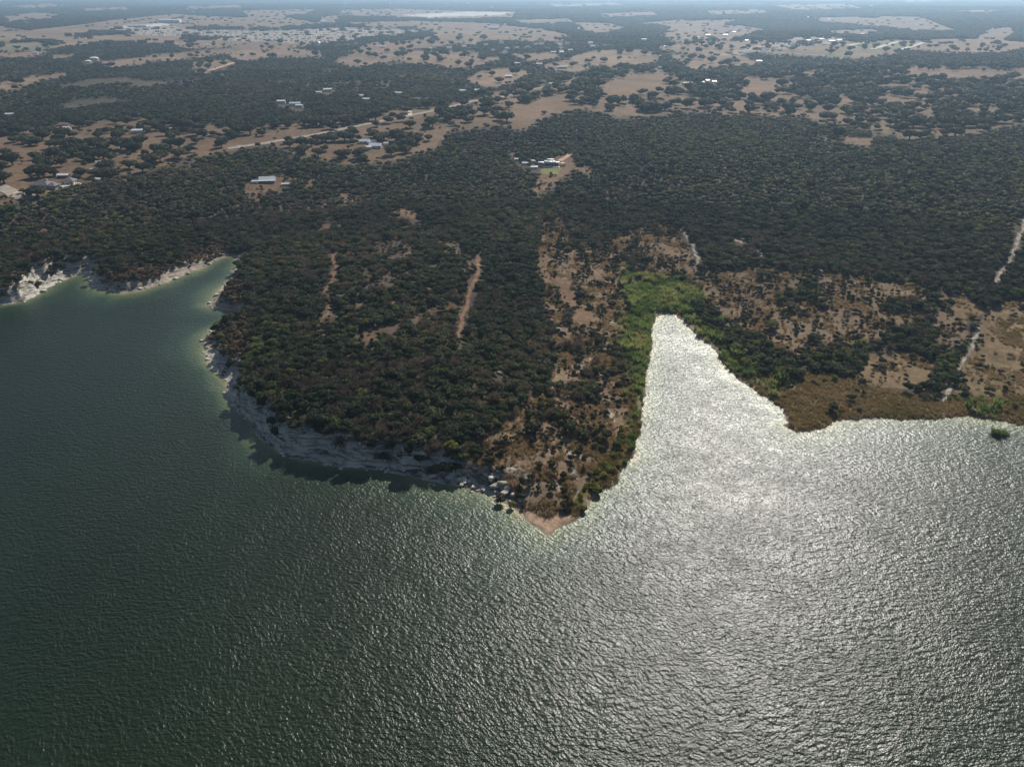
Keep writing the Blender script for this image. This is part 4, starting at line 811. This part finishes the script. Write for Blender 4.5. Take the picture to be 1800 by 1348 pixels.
def plant_trees():
    A = [pick_trees(*a) for a in ((120, 430, 2.3, R(47), 400), (430, 900, 3.5, R(44), 410), (900, 2000, 5.8, R(38), 420))]
    rng = A[0][0]; x, y, z, code, px, py, kind = [np.concatenate([a[k] for a in A]) for k in range(1, 8)]; n = len(x); r = np.hypot(x, y)
    scl = sizes(rng, kind, n) * np.where(r > 900, 1.4, np.where(r > 430, 1.2, 1.0))[:, None]; scl[(kind == 1) & ~np.isin(code, [SAV, FIELD, CLEAR, GREENF])] *= .62
    scl[(kind == 1) & np.isin(code, [SAV, FIELD, CLEAR, GREENF])] *= 1.15
    rot = rng.uniform(0, 6.283, n); nv = np.array([len(v) for v in VAR])[kind]; var = (rng.random(n) * nv).astype(int)
    tint = np.clip(rng.normal(.40, .20, n) + .45 * fbm(x / 55., y / 55., 3, 103), 0, 1)
    single = np.zeros(n, bool); frame = (px > 4) & (px < 1796) & (py > 6) & (py < 960)
    for k in range(4):
        c = np.where(frame & (kind == k))[0]; size = (scl[c, 0] * (1, 2, 1.05, 1.1)[k]) / r[c]; c = c[np.argsort(-size)[:300]]; single[c] = True
        for i in c:
            w = where(code[i], px[i], py[i])
            sz = ('small ', '', 'large ')[int(np.clip((scl[i, 0] / np.median(scl[c, 0]) - .9) / .1, 0, 2))]
            tree_object(TNAME[k], VAR[k][var[i]], TRK[k], (x[i], y[i], z[i] - .1), rot[i], scl[i], tint[i], sz + TLAB[k] + ' ' + w, 'tree', sz + TLAB[k] + 's ' + w)
    m = ~single
    scatter('woodland', JUN + OAK + BARE + YG + JUNL + OAKL + BAREL + YGL, x[m], y[m], z[m] - .1, np.where(r > 430, NFULL + 2 * kind + var % 2, np.array(BASE)[kind] + var)[m], rot[m], scl[m], tint[m], 'dense dark woodland of junipers and oaks reaching back to the fields', 'woodland')
    B = [pick_trees(*a) for a in ((2000, 3600, 13, R(37), 430), (3600, 6500, 21, R(36), 440), (6500, 13000, 36, R(36), 450))]
    x, y, z, code, px, py, kind = [np.concatenate([a[k] for a in B]) for k in range(1, 8)]; n = len(x); r = np.hypot(x, y); s = np.where(r > 6500, 2.5, np.where(r > 3600, 1.45, 1.0)) * rng.uniform(.75, 1.2, n)
    sp = np.isin(code, [FIELD, TOWN, GREENF]); s = np.where(sp, s * .55, s)
    scatter('far_woodland', CLUMP, x, y, z - .2, (rng.random(n) * 3).astype(int), rng.uniform(0, 6.283, n), np.stack([s, s, np.minimum(s, 1.1) * rng.uniform(.8, 1.25, n)], -1), np.clip(rng.normal(.4, .25, n), 0, 1), 'hazy far woodland between the fields up to the horizon', 'woodland')
    print('trees', len(A[0][1]), len(A[1][1]), len(A[2][1]), n)
plant_trees()
def plant_shrubs():
    rng, x, y, z, d, code, px, py, ok = grow(125, 520, 1.45, R(46), 500, .8)
    pr = np.array([SHRUBC.get(c, 0) for c in range(25)])[code]; rank = np.clip(.5 + .42 * fbm(x / 6., y / 6., 3, 105) + rng.normal(0, .24, len(x)), 0, 1); ok &= rank < pr * 1.05
    ok &= (d > 2.2) | (rng.random(len(x)) < .15)
    x, y, z, code, px, py = x[ok], y[ok], z[ok], code[ok], px[ok], py[ok]; n = len(x); s = .32 + .85 * rng.random(n) ** 1.6; s = s * np.where(code == BRUSH, 1.2, 1); scl = np.stack([s * rng.uniform(.85, 1.2, n), s * rng.uniform(.85, 1.2, n), s * rng.uniform(.8, 1.3, n)], -1)
    tint = np.clip(rng.normal(.42, .26, n) + np.where(np.isin(code, [BRUSH]), .35, 0), 0, 1); belt = (code == BELT) | ((code == MARSH) & (rng.random(n) < .6)); rot = rng.uniform(0, 6.283, n); var = (rng.random(n) * np.where(belt, 3, 4)).astype(int)
    frame = (px > 4) & (px < 1796) & (py < 960); single = np.zeros(n, bool)
    for k, lim in ((0, 300), (1, 200)):
        c = np.where(frame & (belt == bool(k)))[0]; c = c[np.argsort(-(s[c] / np.hypot(x[c], y[c])))[:lim]]; single[c] = True
        for i in c:
            w = where(code[i], px[i], py[i]) if not k else ('along the water edge of the point' if px[i] < 1200 else 'on the olive marsh at the right')
            lab = 'yellow-green waterside bush' if k else ('low brown-green scrub bush' if tint[i] > .55 else 'low dark green scrub bush')
            tree_object('yellow_bush' if k else 'scrub_bush', (BLT if k else SHR)[var[i]], STR, (x[i], y[i], z[i] - .05), rot[i], scl[i], tint[i], lab + ' ' + w, 'bush', lab + 'es ' + w, 'stem')
    m = ~single; scatter('scrub', SHR + BLT, x[m], y[m], z[m] - .05, np.where(belt, 4 + var, var)[m], rot[m], scl[m], tint[m], 'low mixed scrub covering the point and the banks', 'scrub')
    print('shrubs', n)
plant_shrubs()
def plant_reeds():
    rng, x, y, z, d, code, px, py, ok = grow(125, 430, .85, R(46), 520, .1)
    code2, _, _ = cover(x + rng.normal(0, 2.2, len(x)), y + rng.normal(0, 3.5, len(x)), z); green = np.isin(code2, [REED]) | (np.isin(code, [BELT, THICK]) & (rng.random(len(x)) < .12)); k = ok & green & (rng.random(len(x)) < np.clip(.5 + .6 * fbm(x / 4., y / 4., 3, 117), .12, .9)); n = k.sum(); s = rng.lognormal(-.15, .3, n); scl = np.stack([s, s, s * rng.uniform(.7, 1.25, n)], -1)
    tint = np.clip(.42 + .7 * fbm(x[k] / 7., y[k] / 7., 3, 111) + rng.normal(0, .2, n), 0, 1)
    scatter('reed_bed', REEDM, x[k], y[k], z[k], (rng.random(n) * 3).astype(int), rng.uniform(0, 6.283, n), scl, tint, 'bright green reed beds round the head of the inlet', 'reeds')
    pr = np.zeros(25); pr[[SCRUB, SCRUB2, MARSH, PAST, BELT, STRAW, OPENW, BRUSH, THICK]] = (.42, .32, .9, .22, .6, .5, .12, .25, .2)
    rank = np.clip(.5 + .5 * fbm(x / 5., y / 5., 3, 113) + rng.normal(0, .15, len(x)), 0, 1); rank = np.where(code == MARSH, rng.random(len(x)), rank)
    k = ok & (rank < pr[code]); n = k.sum(); s = rng.uniform(.5, 1.15, n); scl = np.stack([s, s, s * rng.uniform(.7, 1.3, n)], -1)
    base = np.where(np.isin(code[k], [MARSH, BELT]), .42, .75); tint = np.clip(base + .35 * fbm(x[k] / 14., y[k] / 14., 3, 115) + rng.normal(0, .1, n), 0, 1)
    scatter('dry_grass', TUSS, x[k], y[k], z[k], (rng.random(n) * 3).astype(int), rng.uniform(0, 6.283, n), scl, tint, 'dry tan and olive grass on the point, banks and marsh', 'grass')
    print('tufts', n)
plant_reeds()
def lone(px, py, kind, s, label, name, cat='bush', tint=.4):
    x, y, z = place(px, py); x = float(x); y = float(y); z = float(max(z, .15))
    c, tr = {'belt': (BLT[0], STR), 'shrub': (SHR[1], STR), 'oak': (OAK[1], OTR), 'jun': (JUN[1], JTR)}[kind]
    tree_object(name, c, tr, (x, y, z - .05), random.uniform(0, 6), (s, s, s * .95), tint, label, cat, None, 'stem' if cat == 'bush' else 'trunk')
lone(881, 884, 'shrub', 1.5, 'round olive bush standing alone at the waterline boulders', 'round_bush', tint=.5); lone(900, 892, 'belt', 1.15, 'low yellow-green bush on the pale beach by the boulders', 'beach_bush', tint=.3)
lone(939, 760, 'oak', .62, 'largest dark round tree on the open point', 'oak_tree', 'tree'); lone(794, 792, 'belt', 2.1, 'yellow-green bush at the top of the shaded cliff', 'clifftop_bush', tint=.2)
lone(1026, 898, 'belt', 1.1, 'yellow-green bush at the right waterline of the point', 'shore_bush', tint=.25); lone(1050, 868, 'belt', 1.5, 'bright green bush where the point meets the inlet water', 'shore_bush', tint=.02)
def islet():
    x, y = ground_at(1757, 764, 0.0); t = empty('grass_islet', (x, y, 0)); tag(t, 'small grassy islet standing in the water off the right shore', 'islet')
    v, f = ICO2; rg = np.random.default_rng(3); link('mud_bank', mesh_np('mud_bank', v * (3.4, 1.5, .35) * rg.uniform(.85, 1.15, (len(v), 1)), f, plain('mud', (.12, .09, .05), .9)), t)
    for k in range(26):
        a = rg.uniform(0, 6.283); q = math.sqrt(rg.random()); o = link('grass_tuft', (TUSS + REEDM)[k % 6], t, (2.9 * q * math.cos(a), 1.2 * q * math.sin(a), .15)); o.scale = (rg.uniform(.7, 1.1),) * 3; o['tint'] = .15
islet()

# ------------------------------------------------------------------ limestone blocks
def boulder_mesh(seed):
    rng = np.random.default_rng(seed); v, f = ICO3; v = v.copy()
    for k in range(9):                                 # chop flat faces off the lump
        n = rng.normal(0, 1, 3); n /= np.linalg.norm(n); h = rng.uniform(.52, .8); d = v @ n; v -= np.where(d > h, d - h, 0)[:, None] * n
    v += .035 * rng.normal(0, 1, v.shape); return mesh_np('boulder', v * (1, .8, .6), f, M_LIME)
BLD = [boulder_mesh(600 + k) for k in range(7)]
def boulder(x, y, z, s, label, group):
    o = link('boulder', random.choice(BLD), None, (x, y, z)); o.rotation_euler = (random.uniform(-.25, .25), random.uniform(-.25, .25), random.uniform(0, 6.28)); o.scale = (s * random.uniform(.9, 1.3), s, s * random.uniform(.8, 1.1)); tag(o, label, 'boulder', group)
BIG = [(865, 842, 1.3, 'pale boulder highest of the heap at the cliff end'), (872, 856, 1.5, 'largest blocky boulder in the heap at the cliff end'), (884, 850, 1.3, 'square boulder at the back of the heap'), (892, 858, 1.2, 'boulder in the middle of the heap at the cliff end'),
       (886, 868, 1.6, 'long low boulder at the water side of the heap'), (902, 870, 1.2, 'boulder at the right of the heap'), (915, 880, 1.0, 'small pale boulder between the heap and the beach'), (833, 857, 1.1, 'boulder at the waterline left of the heap'), (850, 862, .9, 'small boulder lying in the shallows left of the heap'),
       (758, 838, 1.1, 'lone boulder at the foot of the cliff'), (441, 733, 1.1, 'pale block at the foot of the steep left cliff'), (417, 700, .9, 'upper of two pale blocks at the left cliff foot'), (420, 711, 1.0, 'lower of two pale blocks at the left cliff foot')]
for px, py, s, lab in BIG:
    x, y, z = place(px, py); boulder(float(x), float(y), max(float(z), 0) + .2 * s, s, lab, None)
def shore_rocks():
    rng = np.random.default_rng(77); n = 0
    cand = rng.integers(0, len(P) - 1, 900)
    for i in cand:
        Hc = P[i, 2]
        if Hc < 2.4 or n >= 170: continue
        t = rng.random(); x = P[i, 0] + (P[i + 1, 0] - P[i, 0]) * t + rng.normal(0, 1.3); y = P[i, 1] + (P[i + 1, 1] - P[i, 1]) * t + rng.normal(0, 1.3); z, d, tt, ro = height(np.array([x]), np.array([y]), True)
        px, py = to_px(x, y, z[0])
        if d[0] < -1.2 or d[0] > 5 or not (0 < px < 1800): continue
        s = float(np.clip(rng.lognormal(-.5, .45), .3, 1.5)); n += 1
        w = 'below the shaded cliff' if (px > 405 and py > 690) else ('on the point beside the left cove' if px > 340 else ('on the curved bank between the coves' if px > 155 else 'below the pale left cliff'))
        boulder(x, y, max(z[0], -.1) + .15 * s, s, 'limestone block at the waterline ' + w, 'limestone blocks ' + w)
shore_rocks()

# ------------------------------------------------------------------ haze
def build_haze():
    v, f = box(-26400, 26400, -26400, 26400, -4.6, 124.0)
    m = bpy.data.materials.new('haze_air'); m.use_nodes = True; ns = m.node_tree.nodes; ns.remove(ns['Principled BSDF']); pv = ns.new('ShaderNodeVolumePrincipled')
    pv.inputs['Color'].default_value = (.52, .75, 1.0, 1); pv.inputs['Density'].default_value = HAZE; pv.inputs['Anisotropy'].default_value = .45
    m.node_tree.links.new(pv.outputs[0], ns['Material Output'].inputs['Volume'])
    tag(link('haze', mesh_np('haze', v, f, m)), 'thin pale blue haze over the far country', kind='stuff')
HAZE = 1.22e-4
build_haze()
